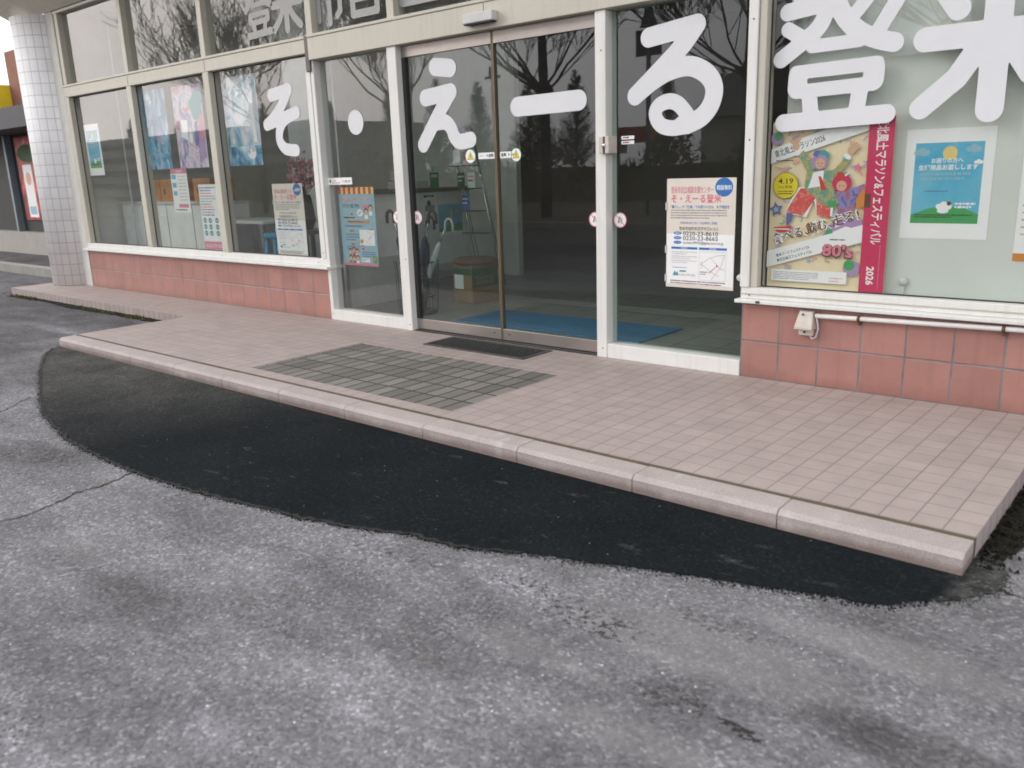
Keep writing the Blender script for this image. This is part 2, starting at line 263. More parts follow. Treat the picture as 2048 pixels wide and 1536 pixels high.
# interior
M['floor'] = grid_mat('vinyl_floor', (0.34, 0.34, 0.32), (0.10, 0.1, 0.1), (0, 1), (0.3, 0.3), (0, 0), 0.006, 0.35, 0.05)
M['inwall'] = plain('olive_beige_wall', (0.24, 0.21, 0.16), 0.8); M['inwall2'] = plain('grey_partition', (0.70, 0.74, 0.74), 0.7); M['ceil'] = plain('ceiling_board', (0.80, 0.80, 0.77), 0.9)
M['counter'] = plain('white_laminate', (0.80, 0.82, 0.81), 0.4); M['inlight'] = plain('light_grey_room_wall', (0.66, 0.65, 0.61), 0.8); M['countert'] = plain('counter_top', (0.14, 0.12, 0.08), 0.4)
M['mat'] = mottled('blue_mat', [(0.4, (0.02, 0.16, 0.34)), (0.6, (0.03, 0.24, 0.46))], 40, 0, (0.1, 1, 1))
M['card'] = plain('cardboard', (0.30, 0.19, 0.09), 0.8, var=0.1); M['cardg'] = plain('carton_green', (0.03, 0.11, 0.04), 0.7); M['cardo'] = plain('orange_carton', (0.58, 0.27, 0.10), 0.8, var=0.1)
M['cush'] = plain('brown_cushion', (0.20, 0.12, 0.08), 0.9); M['umb'] = plain('black_umbrella', (0.015, 0.016, 0.02), 0.5); M['umb2'] = plain('navy_umbrella', (0.03, 0.04, 0.09), 0.6); M['clear'] = plain('clear_umbrella', (0.55, 0.58, 0.60), 0.25)
M['wire'] = plain('dark_wire', (0.05, 0.06, 0.06), 0.4, 0.5); M['chrome'] = plain('chrome', (0.7, 0.7, 0.7), 0.25, 0.9); M['plas'] = plain('grey_plastic', (0.62, 0.62, 0.62), 0.4); M['plasw'] = plain('aged_white_plastic', (0.62, 0.56, 0.50), 0.5, var=0.1, sc=20)
M['bluep'] = plain('blue_plastic', (0.03, 0.30, 0.50), 0.4); M['petal'] = plain('pink_petals', (0.60, 0.28, 0.32), 0.7, var=0.25, sc=40); M['leaf'] = plain('dark_leaves', (0.04, 0.09, 0.03), 0.7)
M['rust'] = plain('iron_grate', (0.10, 0.10, 0.10), 0.55, 0.3, 0.3, 30); M['pvc'] = plain('white_conduit', (0.80, 0.79, 0.78), 0.4, var=0.05)
M['bark'] = plain('tree_bark', (0.035, 0.030, 0.025), 0.9, var=0.3, sc=12); M['hedge'] = plain('hedge_leaves', (0.15, 0.12, 0.07), 0.9, var=0.4, sc=8)
M['grass'] = plain('winter_grass', (0.075, 0.062, 0.035), 0.95, var=0.35, sc=3); M['conc'] = plain('concrete_kerb', (0.30, 0.29, 0.27), 0.9, var=0.15, sc=4)
M['road'] = plain('road_asphalt', (0.06, 0.06, 0.062), 0.9, var=0.15, sc=3); M['wallw'] = plain('neighbour_wall', (0.38, 0.36, 0.33), 0.8); M['brickb'] = plain('brown_brick', (0.26, 0.11, 0.075), 0.8, var=0.12, sc=10)
M['signy'] = plain('yellow_sign', (0.78, 0.58, 0.03), 0.5); M['signb'] = plain('blue_sign', (0.03, 0.12, 0.35), 0.5); M['signr'] = plain('red_sign', (0.45, 0.04, 0.04), 0.5); M['pole'] = plain('sign_pole', (0.22, 0.27, 0.31), 0.5, 0.3)
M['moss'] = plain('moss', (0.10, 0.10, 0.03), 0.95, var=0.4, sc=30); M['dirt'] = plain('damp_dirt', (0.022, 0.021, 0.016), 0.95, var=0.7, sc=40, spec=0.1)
M['roof'] = plain('dark_roof', (0.07, 0.07, 0.08), 0.7); M['rubber'] = plain('black_rubber', (0.03, 0.03, 0.03), 0.7)

# ------------------------------------------------------------------ mesh helpers
def tag(o, label=None, cat=None, group=None, kind=None):
    if label: o['label'] = label
    if cat: o['category'] = cat
    if group: o['group'] = group
    if kind: o['kind'] = kind
    return o
WL = {}
def empty(name, loc=(0, 0, 0), label=None, cat=None, group=None):
    o = bpy.data.objects.new(name, None); COL.objects.link(o); o.location = loc; o.empty_display_size = 0.1
    WL[o] = Vector(loc); return tag(o, label, cat, group)
class MB:
    def __init__(s): s.v = []; s.f = []; s.mi = []; s.mats = []; s.sm = []
    def _m(s, m):
        if isinstance(m, str): m = M[m]
        if m not in s.mats: s.mats.append(m)
        return s.mats.index(m)
    def add(s, vs, fs, m, smooth=False):
        k = len(s.v); i = s._m(m); s.v += [tuple(v) for v in vs]
        for f in fs: s.f.append([k+j for j in f]); s.mi.append(i); s.sm.append(smooth)
        return s
    def box(s, x0, x1, y0, y1, z0, z1, m):
        vs = [(x, y, z) for z in (z0, z1) for y in (y0, y1) for x in (x0, x1)]
        return s.add(vs, [(0, 2, 3, 1), (4, 5, 7, 6), (0, 1, 5, 4), (2, 6, 7, 3), (0, 4, 6, 2), (1, 3, 7, 5)], m)
    def tube(s, pts, rs, m, n=8, cap=True):
        pts = [Vector(p) for p in pts]
        if not isinstance(rs, (list, tuple)): rs = [rs]*len(pts)
        vs = []; fs = []; up = None
        for i, p in enumerate(pts):
            d = (pts[min(i+1, len(pts)-1)]-pts[max(i-1, 0)]).normalized()
            if up is None or abs(up.dot(d)) > 0.95: up = Vector((0, 0, 1)) if abs(d.z) < 0.9 else Vector((1, 0, 0))
            a = d.cross(up).normalized(); b = d.cross(a).normalized(); up = -b if b.dot(up) < 0 else b
            a = d.cross(up).normalized(); b = a.cross(d)
            for j in range(n):
                t = 2*math.pi*j/n; vs.append(p+(a*math.cos(t)+b*math.sin(t))*rs[i])
        for i in range(len(pts)-1):
            for j in range(n): fs.append((i*n+j, i*n+(j+1) % n, (i+1)*n+(j+1) % n, (i+1)*n+j))
        if cap: fs.append(tuple(range(n-1, -1, -1))); fs.append(tuple((len(pts)-1)*n+j for j in range(n)))
        return s.add(vs, fs, m, True)
    def cyl(s, x, y, z0, z1, r, m, n=32, r2=None): return s.tube([(x, y, z0), (x, y, z1)], [r, r if r2 is None else r2], m, n)
    def prism(s, poly, y0, y1, m):   # XZ outline, thickness along Y
        n = len(poly); a = sum(poly[i][0]*poly[(i+1) % n][1]-poly[(i+1) % n][0]*poly[i][1] for i in range(n))
        if a < 0: poly = poly[::-1]
        vs = [(x, y0, z) for x, z in poly]+[(x, y1, z) for x, z in poly]
        return s.add(vs, [tuple(range(n)), tuple(range(2*n-1, n-1, -1))]+[(i, i+n, (i+1) % n+n, (i+1) % n) for i in range(n)], m)
    def build(s, name, parent=None, bevel=0, solid=0, base=None):
        off = Vector((0, 0, 0))
        if parent is not None: off = WL[parent]
        elif base is not None: off = Vector(base)
        else:
            a = np.array(s.v); off = Vector(((a[:, 0].min()+a[:, 0].max())/2, (a[:, 1].min()+a[:, 1].max())/2, a[:, 2].min()))
        me = bpy.data.meshes.new(name); me.from_pydata([(v[0]-off[0], v[1]-off[1], v[2]-off[2]) for v in s.v], [], s.f)
        for mm in s.mats: me.materials.append(mm)
        me.polygons.foreach_set('material_index', s.mi); me.polygons.foreach_set('use_smooth', s.sm); me.update()
        o = bpy.data.objects.new(name, me); COL.objects.link(o)
        if parent is not None: o.parent = parent; WL[o] = WL[parent]
        else: o.location = off; WL[o] = off
        if solid:
            md = o.modifiers.new('thick', 'SOLIDIFY'); md.thickness = solid; md.offset = -1
        if bevel:
            md = o.modifiers.new('bevel', 'BEVEL'); md.width = bevel; md.segments = 2; md.limit_method = 'ANGLE'; md.angle_limit = math.radians(50)
        return o
def box1(name, x0, x1, y0, y1, z0, z1, m, parent=None, bevel=0.003):
    return MB().box(x0, x1, y0, y1, z0, z1, m).build(name, parent, bevel)

_tc = {}
def text_geo(s):
    if s in _tc: return _tc[s]
    c = bpy.data.curves.new('t', 'FONT'); c.body = s; c.resolution_u = 2
    o = bpy.data.objects.new('t', c); COL.objects.link(o)
    dg = bpy.context.evaluated_depsgraph_get(); me = o.evaluated_get(dg).to_mesh()
    vs = [(v.co.x, v.co.y) for v in me.vertices]; fs = [tuple(p.vertices) for p in me.polygons]
    o.evaluated_get(dg).to_mesh_clear(); bpy.data.objects.remove(o); bpy.data.curves.remove(c)
    _tc[s] = (vs, fs); return _tc[s]
def bold_text_geo(s, off):
    k = (s, off)
    if k in _tc: return _tc[k]
    c = bpy.data.curves.new('t', 'FONT'); c.body = s; c.resolution_u = 2; c.offset = off
    o = bpy.data.objects.new('t', c); COL.objects.link(o)
    dg = bpy.context.evaluated_depsgraph_get(); me = o.evaluated_get(dg).to_mesh()
    vs = [(v.co.x, v.co.y) for v in me.vertices]; fs = [tuple(p.vertices) for p in me.polygons]
    o.evaluated_get(dg).to_mesh_clear(); bpy.data.objects.remove(o); bpy.data.curves.remove(c)
    _tc[k] = (vs, fs); return _tc[k]

class Sheet:
    """a printed sheet: origin at its lower left corner, axes ux (along the print) and uz (up the print), facing n"""
    def __init__(s, o, w, h, m, ux=(1, 0, 0), uz=(0, 0, 1), thick=0.0008, shear=0.0, curl=0.0):
        s.o = Vector(o); s.ux = Vector(ux).normalized(); s.uz = Vector(uz).normalized(); s.n = s.ux.cross(s.uz)   # toward the reader
        s.w = w; s.h = h; s.mb = MB(); s.k = 0; s.curl = curl
        nx, nz_ = 8, 10; vs = []; fs = []
        for d in (0, -thick):
            for j in range(nz_+1):
                for i in range(nx+1): vs.append(s.P(w*i/nx, h*j/nz_, d))
        q = (nx+1)*(nz_+1)
        for j in range(nz_):
            for i in range(nx):
                a = j*(nx+1)+i; fs.append((a, a+1, a+nx+2, a+nx+1)); fs.append((q+a, q+a+nx+1, q+a+nx+2, q+a+1))
        for i in range(nx):
            a = i; fs.append((a, q+a, q+a+1, a+1)); a = nz_*(nx+1)+i; fs.append((a, a+1, q+a+1, q+a))
        for j in range(nz_):
            a = j*(nx+1); fs.append((a, a+nx+1, q+a+nx+1, q+a)); a += nx; fs.append((a, q+a, q+a+nx+1, a+nx+1))
        s.mb.add(vs, fs, m)
    def P(s, u, v, d):
        c = s.curl*(math.sin(3.1*u/s.w+0.6)*math.sin(2.3*v/s.h+0.4)) if s.curl else 0
        return s.o+s.ux*u+s.uz*v+s.n*(d+c)
    def lay(s): s.k += 1; return 0.0004+s.k*0.00004
    def poly(s, pts, m, d=None):
        d = s.lay() if d is None else d
        pts = [p for p in pts]; n = len(pts); a = sum(pts[i][0]*pts[(i+1) % n][1]-pts[(i+1) % n][0]*pts[i][1] for i in range(n))
        if a < 0: pts = pts[::-1]
        s.mb.add([s.P(u, v, d) for u, v in pts], [tuple(range(n))], m); return s
    def rect(s, u0, v0, u1, v1, m):
        n = 6; d = s.lay()
        if s.curl:
            for j in range(n):
                a, b = v0+(v1-v0)*j/n, v0+(v1-v0)*(j+1)/n
                for i in range(n):
                    e, f = u0+(u1-u0)*i/n, u0+(u1-u0)*(i+1)/n; s.poly([(e, a), (f, a), (f, b), (e, b)], m, d)
            return s
        return s.poly([(u0, v0), (u1, v0), (u1, v1), (u0, v1)], m, d)
    def disc(s, u, v, r, m, r2=None, n=28, rot=0.0):
        r2 = r2 or r; c, q = math.cos(rot), math.sin(rot)
        return s.poly([(u+r*math.cos(t)*c-r2*math.sin(t)*q, v+r*math.cos(t)*q+r2*math.sin(t)*c) for t in [2*math.pi*i/n for i in range(n)]], m)
    def ring(s, u, v, r, w, m, n=28):
        d = s.lay(); P = []
        for i in range(n):
            t = 2*math.pi*i/n; P += [s.P(u+r*math.cos(t), v+r*math.sin(t), d), s.P(u+(r-w)*math.cos(t), v+(r-w)*math.sin(t), d)]
        s.mb.add(P, [(2*i, (2*i+2) % (2*n), (2*i+3) % (2*n), 2*i+1) for i in range(n)], m); return s
    def line(s, pts, w, m):
        for (a, b), (c, e) in zip(pts, pts[1:]):
            l = math.hypot(c-a, e-b) or 1; nx, ny = -(e-b)/l*w/2, (c-a)/l*w/2
            s.poly([(a-nx, b-ny), (c-nx, e-ny), (c+nx, e+ny), (a+nx, b+ny)], m)
        return s
    def text(s, t, u, v, w, h, m, rot=0.0, bold=0.0):
        """t fitted to width w (None = natural) and em height h with its baseline starting at (u, v)"""
        vs, fs = bold_text_geo(t, bold) if bold else text_geo(t)
        if not vs: return s
        x0 = min(p[0] for p in vs); x1 = max(p[0] for p in vs); sx = (w/(x1-x0)) if w else h; d = s.lay()
        c, q = math.cos(rot), math.sin(rot)
        s.mb.add([s.P(u+(p[0]-x0)*sx*c-p[1]*h*q, v+(p[0]-x0)*sx*q+p[1]*h*c, d) for p in vs], fs, m); return s
    def blur(s, u, v, w, h, m, rows=1, gap=0.0, seed=1, rot=0.0):
        """rows of print too small to read: broken dashes"""
        r = random.Random(seed); d = s.lay()
        for i in range(rows):
            x = u; y = v-i*gap; end = u+w*(1 if i < rows-1 else r.uniform(0.55, 0.95))
            while x < end:
                l = min(r.uniform(0.5, 1.6)*h, end-x)
                if l > 0.2*h:
                    e = r.uniform(0, 0.3)*h; s.poly([(x, y+e), (x+l, y+e), (x+l, y+h-e*0.5), (x, y+h-e*0.5)], m, d)
                x += l+r.uniform(0.15, 0.4)*h
        return s
    def star(s, u, v, r, m, rot=0.3):
        return s.poly([(u+(r if i % 2 == 0 else r*0.48)*math.cos(rot+i*math.pi/5), v+(r if i % 2 == 0 else r*0.48)*math.sin(rot+i*math.pi/5)) for i in range(10)], m)
    def cloud(s, u, v, r, m):
        for a, b, k in ((-1, 0, .6), (0, .25, .85), (1, 0, .65), (.3, -.15, .6)): s.disc(u+a*r, v+b*r, r*k, m)
        return s
    def done(s, name, label, cat, group=None): return tag(s.mb.build(name), label, cat, group)

def stroke_mesh(strokes, sc=1.0, ox=0.0, oz=0.0, step=0.006):
    """union of round-ended strokes -> one flat clean outline filled by marching squares (XZ)"""
    segs = []
    for st in strokes:
        r = st[0]*sc; pts = [(p[0]*sc+ox, p[1]*sc+oz) for p in st[1:]]
        if len(pts) == 1: pts = pts*2
        if len(pts) > 3:      # smooth long strokes
            q = [np.array(p) for p in pts]; res = []
            for i in range(len(q)-1):
                p0, p1, p2, p3 = q[max(i-1, 0)], q[i], q[i+1], q[min(i+2, len(q)-1)]
                for t in (0, .25, .5, .75): res.append(tuple(0.5*((2*p1)+(-p0+p2)*t+(2*p0-5*p1+4*p2-p3)*t*t+(-p0+3*p1-3*p2+p3)*t**3)))
            pts = res+[tuple(q[-1])]
        for a, b in zip(pts, pts[1:]): segs.append((a, b, r))
    xs = [p[0] for s_ in segs for p in s_[:2]]; zs = [p[1] for s_ in segs for p in s_[:2]]; R = max(s_[2] for s_ in segs)+step*2
    gx = np.arange(min(xs)-R, max(xs)+R+step, step); gz = np.arange(min(zs)-R, max(zs)+R+step, step)
    X, Z = np.meshgrid(gx, gz, indexing='ij'); D = np.full(X.shape, 9.0)
    for (a, b), (c, e), r in segs:
        dx, dz = c-a, e-b; l = dx*dx+dz*dz
        t = np.clip(((X-a)*dx+(Z-b)*dz)/l, 0, 1) if l > 1e-12 else np.zeros_like(X)
        D = np.minimum(D, np.hypot(X-a-t*dx, Z-b-t*dz)-r)
    vs = []; key = {}; fs = []
    def V(k, p):
        if k not in key: key[k] = len(vs); vs.append(p)
        return key[k]
    nx, nz_ = D.shape
    for i in range(nx-1):
        for j in range(nz_-1):
            cs = [(i, j), (i+1, j), (i+1, j+1), (i, j+1)]; ds = [D[c] for c in cs]
            if min(ds) >= 0: continue
            loop = []
            for q in range(4):
                a, b = cs[q], cs[(q+1) % 4]; da, db = ds[q], ds[(q+1) % 4]
                if da < 0: loop.append(V(a, (gx[a[0]], gz[a[1]])))
                if (da < 0) != (db < 0):
                    t = da/(da-db); k = (min(a, b), max(a, b)); loop.append(V(k, (gx[a[0]]+(gx[b[0]]-gx[a[0]])*t, gz[a[1]]+(gz[b[1]]-gz[a[1]])*t)))
            if len(loop) > 2: fs.append(tuple(loop))
    return vs, fs
def glyph(name, strokes, y, mat, label, group=None, sc=1.0, ox=0.0, oz=0.0, step=0.006, cat='lettering'):
    vs, fs = stroke_mesh(strokes, sc, ox, oz, step)
    mb = MB(); mb.add([(x, y, z) for x, z in vs], fs, mat)
    return tag(mb.build(name, solid=0.0012), label, cat, group)

# ------------------------------------------------------------------ ground
GZ = -0.078
b = MB(); b.add([(-300, -300, GZ), (300, -300, GZ), (300, 300, GZ), (-300, 300, GZ)], [(0, 1, 2, 3)], 'ground'); tag(b.build('ground', base=(0, 0, GZ)), kind='structure')
OUT = [(-5.237,-1.70),(-5.176,-1.765),(-4.917,-1.928),(-4.417,-2.151),(-3.938,-2.343),(-3.514,-2.502),(-3.198,-2.614),(-2.851,-2.693),(-2.514,-2.755),(-2.172,-2.781),(-1.892,-2.791),(-1.624,-2.784),(-1.331,-2.758),(-1.087,-2.719),(-0.894,-2.682),(-0.699,-2.657),(-0.516,-2.61),(-0.351,-2.557),(-0.198,-2.503),(-0.079,-2.493),(0.026,-2.471),(0.188,-2.391),(0.297,-2.348),(0.42,-2.317),(0.508,-2.274),(0.599,-2.237),(0.751,-2.188),(0.9,-2.147),(0.998,-2.113),(1.092,-2.078),(1.187,-2.063),(1.276,-2.022),(1.334,-1.942),(1.402,-1.891),(1.474,-1.8),(1.507,-1.73),(1.502,-1.622),(1.481,-1.559),(1.442,-1.491),(1.405,-1.43)]
def ragged(pts, step, amp, seed):
    r = random.Random(seed); out_ = []
    for (a, b_), (c, d) in zip(pts, pts[1:]):
        l = math.hypot(c-a, d-b_); n = max(1, int(l/step)); nx, ny = -(d-b_)/l, (c-a)/l
        for i in range(n):
            t = i/n; k = r.gauss(0, amp); out_.append((a+(c-a)*t+nx*k, b_+(d-b_)*t+ny*k))
    return out_+[pts[-1]]
rg = ragged(OUT, 0.007, 0.0038, 3)
def patch_sheet(name, edge, z, m):
    from mathutils.geometry import tessellate_polygon
    poly = [(x, y, z) for x, y in edge]+[(1.37, -1.42, z), (1.37, -1.66, z)]+[(x, -1.66, z) for x in (0.5, -1, -2.5, -4, -5.19)]
    mb = MB(); mb.add(poly, [tuple(t) for t in tessellate_polygon([[Vector(v) for v in poly]])], m); return mb
tag(patch_sheet('asphalt_patch', rg, GZ+0.005, 'patch').build('asphalt_patch'), kind='structure')
# crumbling edge: loose grit strewn along the seam of the patch
def grit(name, line, spread, n, zs, m, size, seed, label=None):
    r = random.Random(seed); mb = MB()
    for i in range(n):
        k = r.random()*(len(line)-1); a = int(k); t = k-a; x = line[a][0]*(1-t)+line[a+1][0]*t; y = line[a][1]*(1-t)+line[a+1][1]*t
        x += r.gauss(0, spread); y += r.gauss(0, spread); s_ = r.uniform(*size)
        p = [(x+s_*r.uniform(.6, 1)*math.cos(q), y+s_*r.uniform(.6, 1)*math.sin(q), zs) for q in (0.3, 1.8, 3.3, 4.9)]
        mb.add(p+[(x, y, zs+s_*0.8)], [(0, 1, 4), (1, 2, 4), (2, 3, 4), (3, 0, 4)], m)
    return tag(mb.build(name), label, None, None, 'stuff')
tag(grit('gravel', [(x, y-0.03) for x, y in rg[8:]], 0.035, 2600, GZ+0.001, 'conc', (0.0018, 0.0042), 5), 'loose grey grit scattered along the seam of the dark asphalt patch', 'gravel')
tag(grit('asphalt_crumbs', [(x, y-0.008) for x, y in rg[8:]], 0.013, 5200, GZ+0.001, 'patch', (0.0015, 0.0048), 6), 'black asphalt crumbs along the ragged edge of the dark patch', 'asphalt crumbs')
def crack(pts, w, z, seed):
    r = random.Random(seed); q = ragged(pts, 0.02, 0.006, seed); mb = MB(); vs = []; fs = []
    for i, (x, y) in enumerate(q):
        a = q[max(i-1, 0)]; c = q[min(i+1, len(q)-1)]; l = math.hypot(c[0]-a[0], c[1]-a[1]) or 1; nx, ny = -(c[1]-a[1])/l, (c[0]-a[0])/l; k = w*r.uniform(.3, 1)
        vs += [(x+nx*k, y+ny*k, z), (x-nx*k, y-ny*k, z)]
        if i: fs.append((2*i-2, 2*i, 2*i+1, 2*i-1))
    mb.add(vs, fs, 'crack'); return mb
tag(crack([(-1.6, -3.9), (-1.63,-3.39),(-1.612,-3.287),(-1.651,-3.176),(-1.698,-3.076),(-1.699,-2.949),(-1.745,-2.80)], 0.006, GZ+0.003, 1).build('asphalt_crack'), kind='structure')
tag(crack([(1.507,-1.74),(1.569,-1.748),(1.75,-1.74),(2.4,-1.8)], 0.007, GZ+0.003, 2).build('asphalt_crack'), kind='structure')
tag(crack([(-3.2,-3.1),(-3.426,-2.767),(-3.647,-2.521)], 0.004, GZ+0.003, 4).build('asphalt_crack'), kind='structure')
mb = MB(); rr = random.Random(2); q_ = ragged([(-.95, -3.5), (-.94, -3.40), (-.90, -3.27), (-.82, -3.15), (-.70, -3.06), (-.5, -2.99), (-.25, -2.95)], 0.01, 0.0015, 5)
for i in range(0, len(q_)-1):
    if rr.random() < .62: (a, b_), (c, d) = q_[i], q_[i+1]; w_ = rr.uniform(.0008, .0028); mb.add([(a-w_, b_, GZ+.003), (c-w_, d, GZ+.003), (c+w_, d, GZ+.003), (a+w_, b_, GZ+.003)], [(0, 3, 2, 1)], 'lgrey')
tag(mb.build('asphalt_scratch'), kind='structure')
seam = ragged([(x, y) for x, y in OUT[1:]], 0.02, 0.004, 11); mb = crack([(x, y-0.006) for x, y in OUT[1:22]], 0.011, GZ+0.0075, 12); tag(mb.build('seam_sealant'), kind='structure')
# damp dirt along the foot of the step and by the end of the deck
rr = random.Random(4)
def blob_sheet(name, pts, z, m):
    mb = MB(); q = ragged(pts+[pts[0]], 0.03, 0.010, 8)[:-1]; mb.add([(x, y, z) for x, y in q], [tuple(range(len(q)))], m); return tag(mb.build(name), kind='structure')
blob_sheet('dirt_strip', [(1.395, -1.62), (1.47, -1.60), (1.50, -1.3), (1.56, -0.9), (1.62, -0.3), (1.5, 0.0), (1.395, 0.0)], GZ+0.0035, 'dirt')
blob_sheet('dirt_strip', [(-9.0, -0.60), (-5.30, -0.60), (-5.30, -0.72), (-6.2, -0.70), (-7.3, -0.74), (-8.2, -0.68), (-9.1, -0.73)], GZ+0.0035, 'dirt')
mb = MB(); rr = random.Random(9)
for i in range(330):
    x = rr.choice([rr.uniform(-7.4, -5.9), rr.gauss(-6.1, 0.2), rr.gauss(-8.7, .25)]); y = -0.64+rr.gauss(-0.02, 0.03); s_ = rr.uniform(0.006, 0.016)
    if y > -0.605: y = -0.62
    q = rr.uniform(0, 6); mb.add([(x+s_*math.cos(q), y+s_*math.sin(q), GZ+0.004), (x-s_*math.cos(q), y-s_*math.sin(q), GZ+0.004), (x+rr.gauss(0, .006), y+rr.gauss(0, .006), GZ+0.004+s_*1.4)], [(0, 1, 2)], 'moss')
for i in range(700):
    x = 1.40+abs(rr.gauss(0, .06)); y = rr.uniform(-1.62, 0); s_ = rr.uniform(.004, .012); q = rr.uniform(0, 6); mb.add([(x+s_*math.cos(q), y+s_*math.sin(q), GZ+.004), (x-s_*math.cos(q), y-s_*math.sin(q), GZ+.004), (x+rr.gauss(0, .005), y+rr.gauss(0, .005), GZ+.004+s_*1.2)], [(0, 1, 2)], 'dirt')
tag(mb.build('moss'), 'yellow green moss in the angle between the low step and the asphalt', 'moss', None, 'stuff')

# ------------------------------------------------------------------ entrance platform
P = empty('entrance_platform', (-1.9, -0.8, GZ), 'low tiled entrance platform with pink grey tiles and pale kerb in front of the doors', 'platform')
mb = MB()
mb.box(-5.20, -2.85, -1.555, 0.0, GZ, 0, 'deck'); mb.box(-2.85, -1.05, -1.555, -1.46, GZ, 0, 'deck'); mb.box(-2.85, -1.05, -0.535, 0.0, GZ, 0, 'deck'); mb.box(-1.05, 1.395, -1.555, 0.0, GZ, 0, 'deck')
deck = mb.build('tiled_deck', P)
for poly in deck.data.polygons:
    c = poly.center+Vector(WL[P])
    n = poly.normal
deck.data.materials.append(M['sidey'])
for poly in deck.data.polygons:
    if abs(poly.normal.x) > 0.9: poly.material_index = 1
mb = MB(); mb.box(-9.28, -5.20, -0.60, 0.0, GZ, 0.0, 'deck'); st = mb.build('side_step', P)
st.data.materials.append(M['side']); st.data.materials.append(M['sidey'])
for poly in st.data.polygons:
    if abs(poly.normal.y) > 0.9: poly.material_index = 1
    if abs(poly.normal.x) > 0.9: poly.material_index = 2
MB().box(-2.85, -1.05, -1.46, -0.535, -0.05, -0.007, 'paver').build('paver_panel', P)
MB().box(-5.20, 1.393, -1.578, -1.556, GZ, -0.003, 'joint').build('joint_strip', P)
xs = [-5.20]+[-4.605+0.6*i for i in range(11)]
for i, (x0, x1) in enumerate(zip(xs, xs[1:])):
    dz = random.uniform(-0.0015, 0.0015); mb = MB()
    prof = [(-1.71, GZ+0.0), (-1.71, -0.020), (-1.692, -0.002+dz), (-1.5785, -0.001+dz), (-1.5785, GZ)]
    a, c = x0+0.0012, x1-0.0012
    vs = [(a, y, z) for y, z in prof]+[(c, y, z) for y, z in prof]
    mb.add(vs, [(0, 1, 2, 3, 4)[::-1], (5, 6, 7, 8, 9)]+[(k, (k+1) % 5, (k+1) % 5+5, k+5) for k in range(5)], 'kerb')
    mb.build('kerb_stone', P, bevel=0.004)

# scraper grate let into the platform
G = empty('scraper_grate', (-1.95, -0.2, 0), 'dark iron shoe scraper grate set in front of the sliding doors', 'grate')
mb = MB(); x0, x1, y0, y1 = -2.41, -1.49, -0.35, -0.035
for a, c, d, e in ((x0, x1, y0, y0+0.02), (x0, x1, y1-0.02, y1), (x0, x0+0.02, y0+0.02, y1-0.02), (x1-0.02, x1, y0+0.02, y1-0.02)): mb.box(a, c, d, e, 0.0005, 0.008, 'rust')
mb.build('frame', G)
mb = MB(); mb.box(x0+.02, x1-.02, y0+.02, y1-.02, 0.0005, 0.0015, 'rubber'); mb.build('tray', G)
mb = MB(); n = 30
for i in range(1, n): x = x0+(x1-x0)*i/n; mb.box(x-0.002, x+0.002, y0+.02, y1-.02, 0.0017, 0.0065, 'rust')
for j in range(1, 7): y = y0+(y1-y0)*j/7; mb.box(x0+.02, x1-.02, y-0.003, y+0.003, 0.0019, 0.0055, 'wire')
mb.build('bars', G)

# ------------------------------------------------------------------ shop building
B = empty('shop_building', (-1.9, 3, 0), 'glass fronted shop with cream window frames and terracotta tiled base wall', 'building')
ZT, ZE = 2.13, 2.072
mb = MB(); mb.box(-8.42, -3.885, 0.0, 0.16, 0.0, 0.425, 'brick').build('base_wall', B)
mb = MB(); mb.box(-0.165, 6.0, 0.0, 0.16, GZ, 0.428, 'brick').build('base_wall', B)
# left window band
def band(x0, x1, zb, zt, parent, mat, name='window_frame', d=0.10): pass
f = MB(); f.box(-8.40, -3.885, -0.002, 0.10, 0.45, 0.508, 'aluw').build('window_frame', B, 0.004)
f = MB(); f.box(-8.45, -3.835, -0.045, 0.12, 0.426, 0.449, 'aluw').build('window_sill', B, 0.004)
f = MB(); f.box(-0.19, 6.0, -0.05, 0.12, 0.429, 0.449, 'aluw').build('window_sill', B, 0.004)
f = MB(); f.box(-0.175, 6.0, -0.002, 0.10, 0.45, 0.512, 'aluw').box(-0.175, 6.0, -0.010, -0.0025, 0.475, 0.482, 'alu').build('window_frame', B, 0.003)
f = MB(); f.box(-8.40, -3.915, -0.006, 0.11, ZT, 2.235, 'alu').box(-8.42, -3.915, -0.014, 0.12, 2.236, 2.258, 'alu').build('transom', B, 0.004)
f = MB(); f.box(-3.862, -0.180, -0.028, 0.12, ZE, 2.235, 'alu').box(-3.862, -0.180, -0.036, 0.125, 2.236, 2.258, 'alu').build('transom', B, 0.004)
f = MB(); f.box(-0.08, 6.0, -0.006, 0.11, 2.60, 2.72, 'alu').build('transom', B, 0.004)
f = MB(); f.box(-3.914, -3.863, -0.02, 0.11, 1.99, 2.26, 'steeld').build('expansion_strip', B, 0.002)
def post(x0, x1, z0, z1, m='alu', y0=-0.004, y1=0.11): MB().box(x0, x1, y0, y1, z0, z1, m).build('mullion', B, 0.004)
post(-8.40, -8.30, 0.509, ZT-0.001); post(-6.935, -6.84, 0.509, ZT-0.001); post(-5.475, -5.38, 0.509, ZT-0.001)
post(-3.955, -3.895, 0.509, 1.989, 'aluw'); post(-3.884, -3.845, 0.0, ZE-0.001, 'aluw'); 
post(-2.97, -2.875, 0.0, ZE-0.001, 'aluw', -0.012); post(-1.145, -1.070, 0.0, ZE-0.001, 'aluw', -0.012)
post(-0.178, -0.125, 0.513, 3.0, 'aluw', -0.012); post(-0.122, -0.082, 0.513, 3.0, 'alu', 0.0)
for x in (-8.37, -6.925, -5.465, -3.90, -2.955, -1.14): MB().box(x, x+0.075, 0.0, 0.11, 2.259, 3.0, 'alu').build('upper_mullion', B, 0.004)
